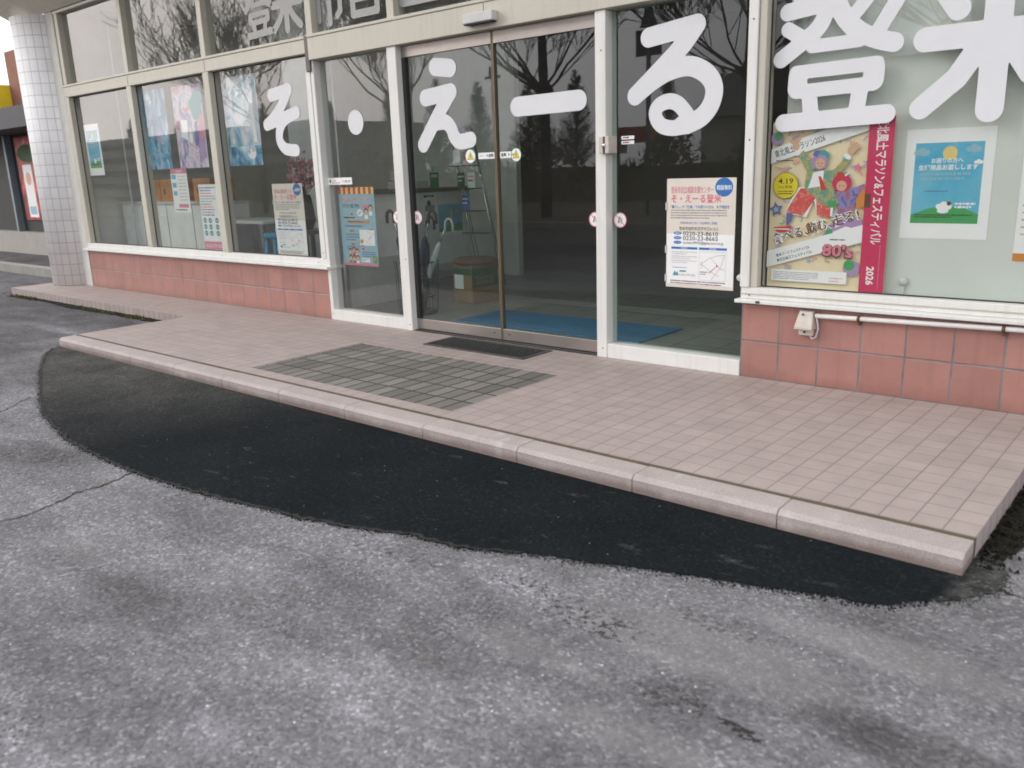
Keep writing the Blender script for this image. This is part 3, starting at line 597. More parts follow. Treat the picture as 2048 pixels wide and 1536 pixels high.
MB().box(-8.40, 6.0, -0.002, 0.12, 3.0, 3.03, 'alu').build('head_frame', B, 0.004)
# sidelight bottom rails
MB().box(-3.844, -2.971, -0.008, 0.10, 0.0, 0.088, 'aluw').build('sidelight_rail', B, 0.004)
MB().box(-1.069, -0.166, -0.008, 0.10, 0.0, 0.092, 'aluw').build('sidelight_rail', B, 0.004)
def pane(x0, x1, z0, z1, y=0.058, m='glass', name='window_pane', parent=B):
    MB().add([(x0, y, z0), (x1, y, z0), (x1, y, z1), (x0, y, z1)], [(0, 1, 2, 3)], m).build(name, parent)
for a, c in ((-8.30, -6.935), (-6.84, -5.475), (-5.38, -3.955)): pane(a, c, 0.508, ZT)
pane(-0.082, 6.0, 0.512, 2.60, m='glassr'); pane(-3.845, -2.97, 0.088, ZE); pane(-1.07, -0.166, 0.092, ZE, m='glassd')
for a, c in ((-8.295, -6.925), (-6.85, -5.465), (-5.39, -3.90), (-3.825, -2.955), (-2.88, -1.14), (-1.065, -0.18)): pane(a, c, 2.259, 3.0)
pane(-0.08, 6.0, 2.72, 3.0)
for x, z, y in ((-3.86, .05, -.0045), (-2.90, .55, -.0125), (-2.90, .045, -.0125), (-1.10, 1.85, -.0125), (-1.10, .06, -.0125), (-.15, 1.30, -.0125), (-.15, 1.9, -.0125), (-8.35, 1.3, -.0045), (-6.89, .53, -.0045), (-5.43, .53, -.0045), (-5.5, .475, -.0025), (-4.0, .475, -.0025), (-.12, .47, -.0105), (-3.92, .56, -.0045)):
    MB().tube([(x, y+.001, z), (x, y-.001, z)], .0045, 'wire', 8).build('screw', B)
for x in (-2.07, -1.93): MB().box(x-.012, x+.006, .0405, .0418, .050, .058, 'brown').build('rail_hole', B)
for x, x1 in ((-6.88, -6.877), (-5.42, -5.417), (-2.0, -1.997)): MB().box(x, x1, -.030 if x > -3 else -.008, -.0285 if x > -3 else -.0065, 2.10 if x > -3 else 2.14, 2.23, 'wire').build('transom_joint', B)
# sealant beads round the panes of the lower band
for a, c in ((-8.30, -6.935), (-6.84, -5.475), (-5.38, -3.955)):
    mb = MB(); mb.box(a, c, 0.05, 0.057, 0.509, 0.516, 'rubber').box(a, c, 0.05, 0.057, ZT-0.008, ZT-0.001, 'rubber').box(a, a+0.007, 0.05, 0.057, 0.517, ZT-0.009, 'rubber').box(c-0.007, c, 0.05, 0.057, 0.517, ZT-0.009, 'rubber'); mb.build('glazing_bead', B)
mb = MB(); mb.box(-0.081, 6.0, 0.05, 0.057, 0.513, 0.519, 'rubber').box(-0.081, -0.075, 0.05, 0.057, 0.52, 2.59, 'rubber'); mb.build('glazing_bead', B)
# sliding doors
def leaf(x0, x1, y, edge):
    o = MB().box(x0, x1, y-0.016, y+0.016, 0.012, 0.090, 'steel').build('sliding_door', B, 0.002); MB().box(x0, x1, y-0.016, y+0.016, 1.992, ZE-0.002, 'steel').build('top_rail', o, 0.002)
    pane(x0, x1, 0.090, 1.992, y, 'glassd', 'glass_pane', o)
    e = MB(); xe = x1-0.008 if edge > 0 else x0; e.box(xe, xe+0.008, y-0.0175, y+0.0175, 0.013, ZE-0.003, 'brass'); e.build('meeting_edge', o)
    e = MB(); 
    if edge > 0: e.box(x0, x0+0.035, y-0.017, y+0.017, 0.0915, 1.991, 'rubber')
    if edge > 0: e.build('side_seal', o)
leaf(-2.874, -2.002, 0.058, 1); leaf(-1.998, -1.146, 0.058, -1)
MB().box(-2.874, -1.146, 0.02, 0.10, 0.001, 0.006, 'rust').build('door_track', B)
s_ = MB(); s_.box(-2.14, -1.88, -0.085, -0.029, 2.112, 2.172, 'plas').build('door_sensor', B, 0.006)
MB().box(-2.13, -1.89, -0.08, -0.035, 2.104, 2.1115, 'rubber').build('sensor_lens', B)
# canopy and soffit, body of the building behind
mb = MB(); prof = [(-0.003, 3.032), (-0.66, 3.36), (-0.70, 3.38), (-0.70, 3.62), (-0.003, 3.62)]  # underside slope shaped to catch sky light and brighten the soffit
mb.add([(-9.45, y, z) for y, z in prof]+[(6.5, y, z) for y, z in prof], [(4, 3, 2, 1, 0), (5, 6, 7, 8, 9)]+[(k, (k+1) % 5, (k+1) % 5+5, k+5) for k in range(5)], 'soffit'); mb.build('canopy', B, 0.01)
MB().box(-8.45, 6.0, 0.0, 0.2, 3.051, 3.6, 'soffit').build('fascia_wall', B)
MB().box(-9.30, 6.2, 0.2, 9.0, 3.30, 3.45, 'roof').build('roof', B)
MB().box(-8.42, 6.0, 0.161, 8.0, -0.05, 0.002, 'floor').build('floor', B)
MB().box(-8.42, 6.0, 0.13, 8.0, 3.052, 3.10, 'ceil').build('ceiling', B)
MB().box(-8.42, 6.0, 6.4, 6.5, 0.003, 3.07, 'inwall').build('back_wall', B)
MB().box(-8.60, -8.42, 0.0, 6.5, 0.0, 3.07, 'inlight').build('side_wall', B)
MB().box(-8.419, -8.40, 0.0, 0.13, 0.0, 3.0, 'alu').build('corner_post', B, 0.003)
MB().box(6.0, 6.1, 0.0, 6.5, 0.0, 3.07, 'inwall').build('side_wall', B)
# interior partitions and pillar seen through the glass
MB().box(-5.80, -5.40, 1.1, 1.5, 0.003, 3.07, 'inwall2').build('pillar', B)
MB().box(-1.6, 5.9, 4.2, 4.28, 0.003, 3.07, 'inwall').build('partition', B)
MB().box(-8.41, -4.30, 3.0, 3.08, 0.003, 3.07, 'inlight').build('partition', B)
# pale board standing behind the right window
MB().box(-0.006, 6.0, 0.125, 0.135, 0.05, 2.62, 'frost').build('window_board', B)
# tiled round column
CX, CY, CR = -8.93, 0.13, 0.355
M['column'] = column_mat(CX, CY, CR)
c = empty('tiled_column', (CX, CY, 0), 'round column clad in small white tiles at the left end of the shopfront', 'column')
mb = MB(); mb.tube([(CX, CY, 0.001), (CX, CY, 3.03)], CR, 'column', 64); mb.build('shaft', c)

# ------------------------------------------------------------------ big white letters on the glass
LY = 0.0545
GRU = [[.054,(-.816,1.893),(-.512,1.926)],[.054,(-.512,1.926),(-.59,1.836),(-.69,1.750),(-.905,1.583)],[.053,(-.905,1.583),(-.786,1.656),(-.68,1.700),(-.561,1.715),(-.474,1.684),(-.416,1.63),(-.398,1.568),(-.419,1.496),(-.475,1.437),(-.562,1.403)],[.043,(-.562,1.395),(-.66,1.388),(-.735,1.412),(-.770,1.474),(-.742,1.520),(-.677,1.537),(-.617,1.516),(-.564,1.460)],[.05,(-.60,1.40),(-.545,1.425)]]
GSO = [[.052,(-4.531,1.863),(-4.282,1.889)],[.050,(-4.282,1.889),(-4.395,1.771),(-4.53,1.674),(-4.633,1.628)],[.050,(-4.633,1.628),(-4.199,1.702)],[.050,(-4.199,1.702),(-4.367,1.657),(-4.449,1.582),(-4.465,1.49),(-4.395,1.42),(-4.248,1.401)]]
GE = [[.060,(-2.549,1.901),(-2.405,1.88)],[.057,(-2.662,1.702),(-2.407,1.724)],[.055,(-2.407,1.724),(-2.549,1.571),(-2.709,1.381)],[.053,(-2.573,1.526),(-2.475,1.527),(-2.42,1.484),(-2.392,1.424),(-2.341,1.388),(-2.238,1.397)]]
GTO = [[.042,(.004,1.917),(.211,1.937)],[.042,(.211,1.927),(.169,1.831),(.074,1.757),(-.022,1.694)],[.036,(.008,1.834),(.072,1.794)],[.044,(.253,1.93),(.297,1.853),(.368,1.784),(.456,1.74),(.534,1.716)],[.034,(.434,1.975),(.349,1.877)],[.036,(.545,1.925),(.464,1.790)],[.032,(.139,1.740),(.371,1.744)],
       [.050,(.072,1.600),(.070,1.545)],[.050,(.450,1.608),(.448,1.555)],[.034,(.060,1.622),(.460,1.630)],[.034,(.066,1.528),(.450,1.538)],[.040,(.135,1.506),(.150,1.400)],[.040,(.388,1.518),(.374,1.400)],[.044,(.004,1.378),(.520,1.393)]]
GTOP = [[.036,(.21,1.93),(.12,1.99),(.06,1.99)],[.036,(.25,1.93),(.30,2.0)]]
GME = [[.055,(.675,1.711),(1.30,1.711)],[.058,(.968,1.98),(.968,1.385)],[.050,(.735,1.93),(.805,1.828)],[.050,(1.20,1.93),(1.13,1.828)],[.050,(.93,1.70),(.82,1.531),(.675,1.407)],[.050,(1.01,1.70),(1.12,1.531),(1.265,1.407)]]
bg_ = 'big white letters across the shop windows'
glyph('window_letter', GSO, LY, 'vinyl', 'big white hiragana letter そ on the left window right of the hanging posters', bg_)
glyph('window_letter', [[.092, (-3.449, 1.580)]], LY, 'vinyl', 'white round dot on the narrow pane left of the doors', bg_)
glyph('window_letter', GE, LY, 'vinyl', 'big white hiragana letter え on the left sliding door', bg_)
glyph('window_letter', [[.062, (-1.805, 1.584), (-1.315, 1.589)]], LY, 'vinyl', 'big white long dash ー on the right sliding door', bg_)
glyph('window_letter', GRU, LY, 'vinyl', 'big white hiragana letter る on the fixed pane right of the doors', bg_)
glyph('window_letter', GTO+GTOP, LY, 'vinyl', 'big white kanji 登 above the marathon poster', bg_)
glyph('window_letter', GME, LY, 'vinyl', 'big white kanji 米 on the right window cut by the photo edge', bg_)
ug = 'pale letters on the upper window band'
glyph('upper_letter', GTO+GTOP, LY, 'vinylg', 'pale kanji 登, first of the letters on the upper windows', ug, 0.64, -4.76, 1.475, 0.005)
glyph('upper_letter', GME, LY, 'vinylg', 'pale kanji 米 beside the window post on the upper windows', ug, 0.60, -4.79, 1.52, 0.005)
glyph('upper_letter', [[.030,(-3.66,2.72),(-3.66,2.66)],[.030,(-3.83,2.64),(-3.47,2.64)],[.030,(-3.78,2.55),(-3.54,2.55)],[.026,(-3.79,2.54),(-3.79,2.36)],[.028,(-3.66,2.64),(-3.66,2.33)],[.026,(-3.53,2.54),(-3.53,2.40),(-3.57,2.37)]], LY, 'vinylg', 'pale kanji 市 right of the post on the upper windows', ug, step=0.005)
glyph('upper_letter', [[.026,(-3.24,2.72),(-3.28,2.66)],[.028,(-3.38,2.65),(-3.11,2.65)],[.028,(-3.38,2.65),(-3.38,2.35)],[.028,(-3.11,2.65),(-3.11,2.35)],[.028,(-3.38,2.35),(-3.11,2.35)],[.020,(-3.38,2.55),(-3.11,2.55)],[.020,(-3.38,2.45),(-3.11,2.45)]], LY, 'vinylg', 'pale kanji 自 above the narrow pane on the upper windows', ug, step=0.005)
glyph('upper_letter', [[.03,(-2.66,2.72),(-2.66,2.66)],[.03,(-2.80,2.62),(-2.52,2.62)],[.028,(-2.73,2.56),(-2.71,2.44)],[.028,(-2.58,2.56),(-2.61,2.44)],[.032,(-2.84,2.36),(-2.48,2.36)]], LY, 'vinylg', 'pale kanji 立 above the door head at the top edge', ug, step=0.005)

# ------------------------------------------------------------------ posters
def info_poster(x, z, w, h, y, label, curl):
    s = Sheet((x, y, z), w, h, 'cream', curl=curl); k = w/0.44; q = h/0.63
    s.rect(0.004*k, 0.02*q, w-0.004*k, 0.315*q, 'white')
    s.disc(0.366*k, 0.578*q, 0.055*k, 'blue', 0.052*q)
    s.text('相談無料', 0.320*k, 0.565*q, 0.094*k, 0.030*q, 'white', bold=0.01)
    s.text('登米市自立相談支援センター', 0.0285*k, 0.549*q, 0.272*k, 0.042*q, 'pink').text('登米市自立相談支援センター', 0.0295*k, 0.5497*q, 0.272*k, 0.042*q, 'pink')
    s.text('そ・えーる登米', 0.028*k, 0.497*q, 0.322*k, 0.050*q, 'pink', bold=0.008).text('そ・えーる登米', 0.0297*k, 0.498*q, 0.322*k, 0.050*q, 'pink', bold=0.008).text('そ・えーる登米', 0.0290*k, 0.4958*q, 0.322*k, 0.050*q, 'pink', bold=0.008)
    s.text('「暮らし」や「仕事」でお困りの方は、まず相談を', 0.028*k, 0.462*q, 0.375*k, 0.020*q, 'blue', bold=0.008)
    s.blur(0.028*k, 0.446*q, 0.36*k, 0.0075*q, 'grey', 4, 0.0145*q, 3)
    s.text('令和6年4月1日に下記場所に移転', 0.09*k, 0.372*q, 0.24*k, 0.0165*q, 'blue')
    s.text('登米市迫町佐沼字中江4-15-3', 0.085*k, 0.338*q, 0.25*k, 0.022*q, 'black')
    for v in (0.318, 0.291, 0.265): s.disc(0.075*k, v*q, 0.026*k, 'blue', 0.0095*q)
    for t, v in (('電話', .314), ('FAX', .287), ('メール', .261)): s.text(t, 0.060*k, v*q, 0.03*k, 0.011*q, 'white')
    s.text('0220-23-8610', 0.112*k, 0.306*q, 0.225*k, 0.033*q, 'black', bold=0.005)
    s.text('0220-23-8665', 0.112*k, 0.279*q, 0.225*k, 0.033*q, 'black', bold=0.005)
    s.text('sumairu9035@gaea.ocn.ne.jp', 0.112*k, 0.258*q, 0.26*k, 0.022*q, 'black')
    s.rect(0.035*k, 0.226*q, 0.208*k, 0.239*q, 'blue'); s.rect(0.218*k, 0.226*q, 0.395*k, 0.239*q, 'blue')
    s.text('営業日', 0.10*k, 0.228*q, 0.04*k, 0.011*q, 'white'); s.text('案内図', 0.285*k, 0.228*q, 0.04*k, 0.011*q, 'white')
    s.blur(0.038*k, 0.207*q, 0.17*k, 0.005*q, 'lgrey', 2, 0.011*q, 5); s.blur(0.038*k, 0.181*q, 0.17*k, 0.005*q, 'lgrey', 2, 0.011*q, 6); s.blur(0.038*k, 0.156*q, 0.17*k, 0.005*q, 'lgrey', 2, 0.011*q, 7)
    s.blur(0.045*k, 0.116*q, 0.15*k, 0.004*q, 'blue', 1, 0, 8)
    s.poly([(0.045*k, .07*q), (.06*k, .1*q), (.068*k, .085*q), (.08*k, .095*q), (.085*k, .07*q)], 'teal'); s.rect(0.092*k, 0.093*q, 0.135*k, 0.102*q, 'teal')
    s.text('0120-279-226', 0.09*k, 0.070*q, 0.105*k, 0.017*q, 'grey')
    s.line([(.222*k, .05*q), (.222*k, .215*q), (.39*k, .215*q), (.39*k, .05*q), (.222*k, .05*q)], .0015*k, 'lgrey')
    for pl in ([(.225, .14), (.28, .175), (.335, .195), (.385, .2)], [(.235, .145), (.30, .10), (.35, .075)], [(.30, .175), (.36, .12), (.385, .115)], [(.38, .2), (.36, .13), (.30, .055)], [(.24, .12), (.235, .16)]): s.line([(a*k, b_*q) for a, b_ in pl], .0028*k, 'lgrey')
    s.line([(.285*k, .092*q), (.325*k, .128*q)], .0035*k, 'red'); s.disc(.334*k, .136*q, .0055*k, 'red'); s.blur(.228*k, .095*q, .05*k, .006*q, 'grey', 2, .013*q, 9)
    s.blur(.03*k, .036*q, .36*k, .006*q, 'brown', 2, .013*q, 10)
    for u, v in ((-.008, .2), (-.008, .45), (-.008, .03)): s.rect(u*k, v*q, u*k+.014*k, v*q+.045*q, 'lgrey')
    return s.done('poster', label, 'poster', 'office hours posters')
info_poster(-0.684, 0.476, 0.436, 0.630, 0.0535, 'cream information poster with pink title taped to the pane right of the doors', 0.0)
info_poster(-4.69, 0.505, 0.43, 0.625, 0.085, 'curling cream information poster behind the left window beside the narrow pane', 0.012)
# marathon poster
s = Sheet((-0.068, 0.098, 0.512), 0.627, 0.872, 'sand', thick=0.001); w, h = .627, .872
M['d1'] = tint_print('soft_coral_print', (0.80, 0.42, 0.36)); M['d2'] = tint_print('soft_mauve_print', (0.55, 0.42, 0.62)); M['d3'] = tint_print('soft_teal_print', (0.30, 0.56, 0.50)); M['d4'] = tint_print('soft_blue_print', (0.36, 0.46, 0.66))
rnd = random.Random(21)
for i in range(100):
    u, v = rnd.uniform(.03, .50), rnd.uniform(.03, .84); c = rnd.choice(['d1', 'd2', 'd3', 'd4', 'd1', 'd2', 'lblue', 'skin', 'skin'])
    kd = rnd.random()
    if kd < .35: s.line([(u+.016*j*math.cos(rnd.uniform(0, 6)), v+.010*j) for j in range(4)], .006, c)
    elif kd < .6:
        a0 = rnd.uniform(0, 6); s.line([(u+.016*math.cos(a0+t), v+.016*math.sin(a0+t)) for t in (0, .7, 1.4, 2.1, 2.8)], .007, c)
    elif kd < .8: s.disc(u, v, rnd.uniform(.006, .014), c, rnd.uniform(.004, .008), 12, rnd.uniform(0, 3))
    else: s.star(u, v, rnd.uniform(.012, .02), c, rnd.uniform(0, 3))
s.disc(.03, .79, .034, 'purp'); s.disc(.036, .80, .022, 'green'); s.star(.04, .42, .042, 'navy', .5); s.star(.04, .42, .02, 'lblue', .5)
s.disc(.46, .12, .042, 'purp'); s.disc(.448, .135, .028, 'green'); s.star(.46, .63, .024, 'pink', .2)
s.poly([(0, .66), (.51, .81), (.51, .872), (.44, .872), (0, .735)], 'white')
s.text('東北風土マラソン2026', .025, .692, .275, .042, 'black', .285, .008); s.blur(.03, .672, .10, .006, 'black', 1, 0, 2)
# two dancing figures in bright costume
s.poly([(.12, .47), (.16, .535), (.33, .53), (.35, .46), (.345, .385), (.27, .385), (.245, .47), (.21, .38), (.09, .40)], 'white')
s.poly([(.13, .47), (.17, .53), (.32, .525), (.335, .46), (.335, .375), (.265, .39), (.255, .48), (.19, .385), (.095, .405)], 'pats')
s.poly([(.10, .402), (.135, .40), (.13, .36), (.10, .335)], 'navy'); s.poly([(.03, .325), (.13, .335), (.12, .30), (.05, .30)], 'red'); s.line([(.035, .315), (.12, .315)], .006, 'white')
s.poly([(.345, .40), (.39, .42), (.40, .39), (.35, .36)], 'lblue')
s.poly([(.20, .62), (.34, .62), (.35, .52), (.38, .45), (.30, .44), (.19, .53)], 'jack'); s.poly([(.21, .60), (.15, .70), (.175, .725), (.25, .64)], 'jack'); s.poly([(.32, .60), (.40, .685), (.425, .665), (.345, .57)], 'jack')
s.poly([(.235, .61), (.29, .62), (.285, .54), (.21, .53)], 'white'); s.poly([(.262, .59), (.275, .59), (.31, .52), (.28, .52)], 'red'); s.poly([(.32, .46), (.36, .47), (.365, .43), (.32, .43)], 'green')
s.disc(.15, .715, .020, 'white', .012, 20, .9); s.disc(.405, .685, .020, 'white', .012, 20, -.6)
for bx, bz, dr in ((.135, .745, 1.75), (.425, .715, 1.0)):
    s.disc(bx, bz, .020, 'skin')
    for k in range(5): s.line([(bx, bz), (bx+.045*math.cos(dr-.7+.35*k), bz+.045*math.sin(dr-.7+.35*k))], .010, 'skin')
s.disc(.265, .665, .042, 'purp'); s.disc(.268, .655, .026, 'skin'); s.disc(.258, .655, .003, 'brown'); s.disc(.277, .655, .003, 'brown'); s.line([(.262, .643), (.268, .640), (.275, .643)], .002, 'red'); s.poly([(.235, .70), (.245, .722), (.29, .722), (.315, .70), (.31, .675), (.29, .695)], 'teal'); s.poly([(.225, .70), (.25, .685), (.265, .715), (.24, .722)], 'navy')
s.poly([(.35, .51), (.42, .52), (.50, .55), (.52, .50), (.46, .46), (.45, .40), (.37, .39), (.375, .45)], 'kimo'); s.poly([(.49, .52), (.525, .53), (.52, .44), (.47, .42), (.46, .47)], 'orange')
s.disc(.385, .555, .050, 'mag', .044); s.disc(.375, .590, .02, 'red'); s.disc(.385, .540, .026, 'skin'); s.disc(.376, .541, .003, 'brown'); s.disc(.394, .541, .003, 'brown'); s.line([(.40, .59), (.42, .605)], .008, 'white')
s.disc(.088, .545, .069, 'black'); s.disc(.088, .545, .067, 'yel'); s.text('4.19', .047, .555, .082, .040, 'black', 0, .01); s.text('Sun.開催', .050, .532, .075, .017, 'black'); s.blur(.047, .512, .085, .006, 'black', 2, .012, 5)
s.poly([(.30, .28), (.33, .34), (.43, .39), (.50, .37), (.50, .26)], 'purp'); s.poly([(.34, .30), (.42, .335), (.50, .315), (.50, .29), (.36, .27)], 'white'); s.disc(.335, .30, .02, 'green')
s.poly([(0, .105), (.505, .255), (.505, .345), (0, .195)], 'white')
for u, v, t, ww in ((.035, .235, '食べる、', .20), (.22, .295, '飲む、', .135), (.35, .335, '走る!', .145)):
    s.text(t, u, v, ww, .062, 'white', .29, .07); s.text(t, u, v, ww, .062, 'brown', .29, .012)
s.text('登米フードフェスティバル', .055, .165, .19, .019, 'black', .285, .015); s.text('東北日本酒フェスティバル', .060, .138, .20, .019, 'black', .285, .015); s.blur(.34, .262, .12, .007, 'black', 1, 0, 7)
s.text("80's", .300, .180, .165, .085, 'brown', -.05, .075); s.text("80's", .302, .184, .160, .085, 'pink', -.05, .03)
s.rect(.03, .035, .44, .098, 'white'); s.blur(.04, .082, .25, .0045, 'grey', 5, .009, 11); s.blur(.35, .06, .07, .006, 'pink', 2, .015, 12)
s.rect(.505, 0, .627, .872, 'mag'); s.rect(.505, .43, .535, .50, 'brown')
s.text('東北風土マラソン&フェスティバル', .548, .868, .62, .062, 'white', -math.pi/2, .010).text('東北風土マラソン&フェスティバル', .5495, .8672, .62, .062, 'white', -math.pi/2, .010); s.text('2026', .540, .135, .095, .050, 'white', -math.pi/2, .03); s.line([(.598, .245), (.598, .02)], .003, 'pink')
s.done('poster', 'sand coloured marathon poster with crimson side strip showing 4.19 and 80\'s', 'poster')
# sheep poster on the pale board (and its small twin at far left)
def sheep(x, z, w, h, y, label, curl=0.0):
    s = Sheet((x, y, z), w, h, 'white', curl=curl); a, b_ = w/.39, h/.52
    s.rect(.045*a, .075*b_, .345*a, .455*b_, 'sky'); s.poly([(.045*a, .075*b_), (.345*a, .075*b_), (.345*a, .12*b_), (.29*a, .145*b_), (.21*a, .160*b_), (.13*a, .148*b_), (.045*a, .115*b_)], 'green')
    s.disc(.20*a, .405*b_, .032*a, 'yel2'); s.star(.20*a, .405*b_, .035*a, 'yel2'); s.cloud(.075*a, .41*b_, .022*a, 'lblue'); s.cloud(.30*a, .42*b_, .020*a, 'lblue'); s.cloud(.325*a, .36*b_, .012*a, 'white')
    s.text('お困りの方へ', .12*a, .362*b_, .14*a, .026*b_, 'white', 0, .02); s.text('生理用品お渡しします', .065*a, .330*b_, .26*a, .026*b_, 'white', 0, .03); s.blur(.075*a, .300*b_, .22*a, .016*b_, 'lblue', 2, .022*b_, 3); s.blur(.10*a, .225*b_, .16*a, .006*b_, 'navy', 1, 0, 4)
    s.cloud(.192*a, .155*b_, .022*a, 'white'); s.disc(.215*a, .17*b_, .010*a, 'brown'); s.disc(.19*a, .135*b_, .026*a, 'white', .012*b_); s.blur(.24*a, .162*b_, .09*a, .012*b_, 'white', 2, .016*b_, 6, -.2); s.blur(.06*a, .112*b_, .26*a, .006*b_, 'leaf', 2, .010*b_, 7)
    return s.done('poster', label, 'poster', 'blue sky and sheep posters')
sheep(0.606, 0.792, 0.392, 0.520, 0.1235, 'white bordered blue sky poster with sheep on the pale board right of the marathon poster', 0.0)
sheep(-8.215, 1.27, 0.36, 0.555, 0.075, 'small blue sky poster alone in the leftmost window pane')
s = Sheet((1.115, 0.121, .70), .40, .55, 'white'); s.rect(0, 0, .40, .035, 'orange'); s.blur(.01, .50, .3, .012, 'pink', 3, .03, 2); s.blur(.02, .38, .35, .012, 'skin', 9, .033, 4); s.done('poster', 'white and coral notice cut off by the right edge of the photo', 'poster')
# smile kitchen poster
s = Sheet((-3.765, 0.082, 0.462), .435, .628, 'lblue', curl=.004)
for i in range(14): s.rect(.435*i/14, .573, .435*(i+1)/14, .628, 'red' if i % 2 == 0 else 'yel2')
s.text('米山スマイルキッチン', .04, .512, .365, .048, 'white', 0, .05); s.text('米山スマイルキッチン', .04, .512, .365, .048, 'red', 0, .01)
s.text('子ども食堂ご案内', .05, .468, .20, .032, 'black', 0, .015)
s.disc(.255, .425, .036, 'white', .028); s.blur(.235, .428, .04, .010, 'black', 2, .016, 2); s.rect(.28, .462, .36, .485, 'pink')
for u, v, r in ((.33, .435, .026), (.385, .462, .026), (.10, .115, .022), (.145, .125, .022), (.19, .115, .022), (.10, .062, .022), (.145, .058, .022), (.19, .062, .022)):
    s.poly([(u-r*.8, v-r*2.2), (u+r*.8, v-r*2.2), (u+r*.5, v), (u-r*.5, v)], random.Random(int(u*1000)).choice(['white', 'green', 'orange', 'red', 'white'])); s.disc(u, v+.004, r, 'brown'); s.disc(u, v-.005, r*.82, 'skin')
for u, v, ww, c in ((.14, .405, .03, 'orange'), (.09, .345, .27, 'orange'), (.115, .272, .05, 'orange'), (.12, .165, .05, 'orange'), (.25, .128, .03, 'orange')): s.rect(u, v, u+ww, v+.018, c); s.blur(u+.004, v+.004, ww-.008, .010, 'brown', 1, 0, int(v*100))
s.blur(.05, .380, .22, .013, 'black', 1, 0, 3); s.blur(.06, .312, .33, .014, 'navy', 1, 0, 4); s.blur(.06, .248, .17, .009, 'navy', 3, .022, 5); s.blur(.06, .150, .17, .007, 'navy', 2, .015, 6); s.blur(.25, .108, .16, .008, 'navy', 3, .017, 8)
s.rect(.235, .165, .415, .292, 'white'); s.line([(.24, .24), (.32, .28), (.41, .25)], .003, 'lgrey'); s.line([(.26, .29), (.28, .21), (.38, .17)], .003, 'lgrey'); s.line([(.34, .21), (.375, .245)], .005, 'red'); s.disc(.257, .198, .018, 'orange'); s.line([(.35, .293), (.41, .295)], .006, 'red'); s.line([(.245, .166), (.28, .166)], .006, 'red')
s.rect(.235, .030, .34, .065, 'white'); s.blur(.24, .05, .08, .007, 'navy', 2, .014, 9); s.rect(.375, .028, .42, .085, 'green'); s.disc(.40, .062, .014, 'orange'); s.rect(0, 0, .435, .020, 'pink')
s.done('poster', 'light blue poster with striped awning top on the narrow pane left of the doors', 'poster')
# posters hanging inside the left windows
def art(x, z, w, h, base, label, extra, curl=.006):
    s = Sheet((x, 0.095, z), w, h, base, curl=curl); extra(s, w, h); return s.done('poster', label, 'poster', 'large posters hung in the left windows')
MB1 = mottled('blue_art_print', [(0.34, (0.01, 0.08, 0.20)), (0.45, (0.06, 0.26, 0.44)), (0.54, (0.28, 0.48, 0.64)), (0.64, (0.66, 0.76, 0.84))], 8, 1.3, (1, 1, .55))
MB2 = mottled('pink_art_print', [(0.33, (0.10, 0.12, 0.34)), (0.43, (0.36, 0.34, 0.56)), (0.53, (0.74, 0.66, 0.76)), (0.64, (0.56, 0.24, 0.36))], 9, 4.1, (1, 1, .7))
MB3 = mottled('pale_art_print', [(0.32, (0.10, 0.30, 0.45)), (0.44, (0.50, 0.60, 0.70)), (0.56, (0.76, 0.72, 0.80)), (0.70, (0.62, 0.74, 0.82))], 7, 7.7, (1, 1, .6))
def e1(s, w, h):
    s.poly([(.20, .78), (.27, .60), (.40, .55), (.36, .46), (.28, .40), (.30, .25), (.17, .30), (.14, .50), (.16, .62)], MB1); s.poly([(.17, .50), (.33, .56), (.24, .46)], 'navy'); s.disc(.20, .66, .012, 'white'); s.disc(.195, .70, .009, 'white'); s.poly([(.33, .52), (.36, .74), (.38, .52)], 'lblue'); s.rect(.02, .0, .48, .14, MB1); s.poly([(.05, .15), (.18, .16), (.16, .28), (.05, .25)], 'sky')
    s.poly([(.26, .26), (.32, .26), (.33, .38), (.27, .38)], 'purp')
def e2(s, w, h):
    s.poly([(.0, .74), (.10, .77), (.30, .55), (.22, .50)], 'pink'); s.poly([(.28, .60), (.50, .76), (.51, .45), (.36, .44)], 'teal'); s.poly([(.36, .77), (.51, .77), (.51, .64), (.38, .62)], 'purp'); s.poly([(.33, .20), (.40, .22), (.41, .44), (.36, .42)], 'navy'); s.poly([(.42, .26), (.51, .26), (.51, .50), (.44, .48)], 'pink'); s.poly([(.10, .30), (.22, .26), (.24, .45), (.12, .46)], 'white'); s.disc(.27, .28, .03, 'white', .05); s.poly([(.40, .04), (.51, .10), (.51, .30), (.41, .26)], 'purp')
    for i in range(7): s.line([(.02+.035*i, .73), (.16+.03*i, .56+.02*i)], .005, 'white')
def e3(s, w, h):
    s.rect(0, 0, w, .17, MB1); s.poly([(.02, .05), (.20, .17), (.34, .18), (.16, .08)], 'lblue'); s.disc(.38, .10, .06, 'white', .045); s.disc(.34, .12, .02, 'lgrey'); s.disc(.40, .13, .015, 'lgrey'); s.poly([(.02, .10), (.06, .20), (.05, .30), (.015, .22)], 'teal'); s.poly([(.10, .20), (.48, .20), (.45, .55), (.22, .65)], 'white')
art(-6.865, 1.302, .48, .78, MB1, 'blue toned poster, left one of the pair in the second window', e1)
art(-6.232, 1.300, .525, .77, MB2, 'pink and violet poster, right one of the pair in the second window', e2)
art(-5.338, 1.298, .53, .775, MB3, 'pale blue and white poster hanging left of the letter そ', e3)
s = Sheet((-6.458, .098, .868), .31, .435, 'white', curl=.004); s.rect(0, .385, .31, .435, 'pink'); s.text('ご案内', .08, .395, .14, .03, 'white')
for v in (.33, .25, .17): s.rect(.02, v, .10, v+.045, 'sky')
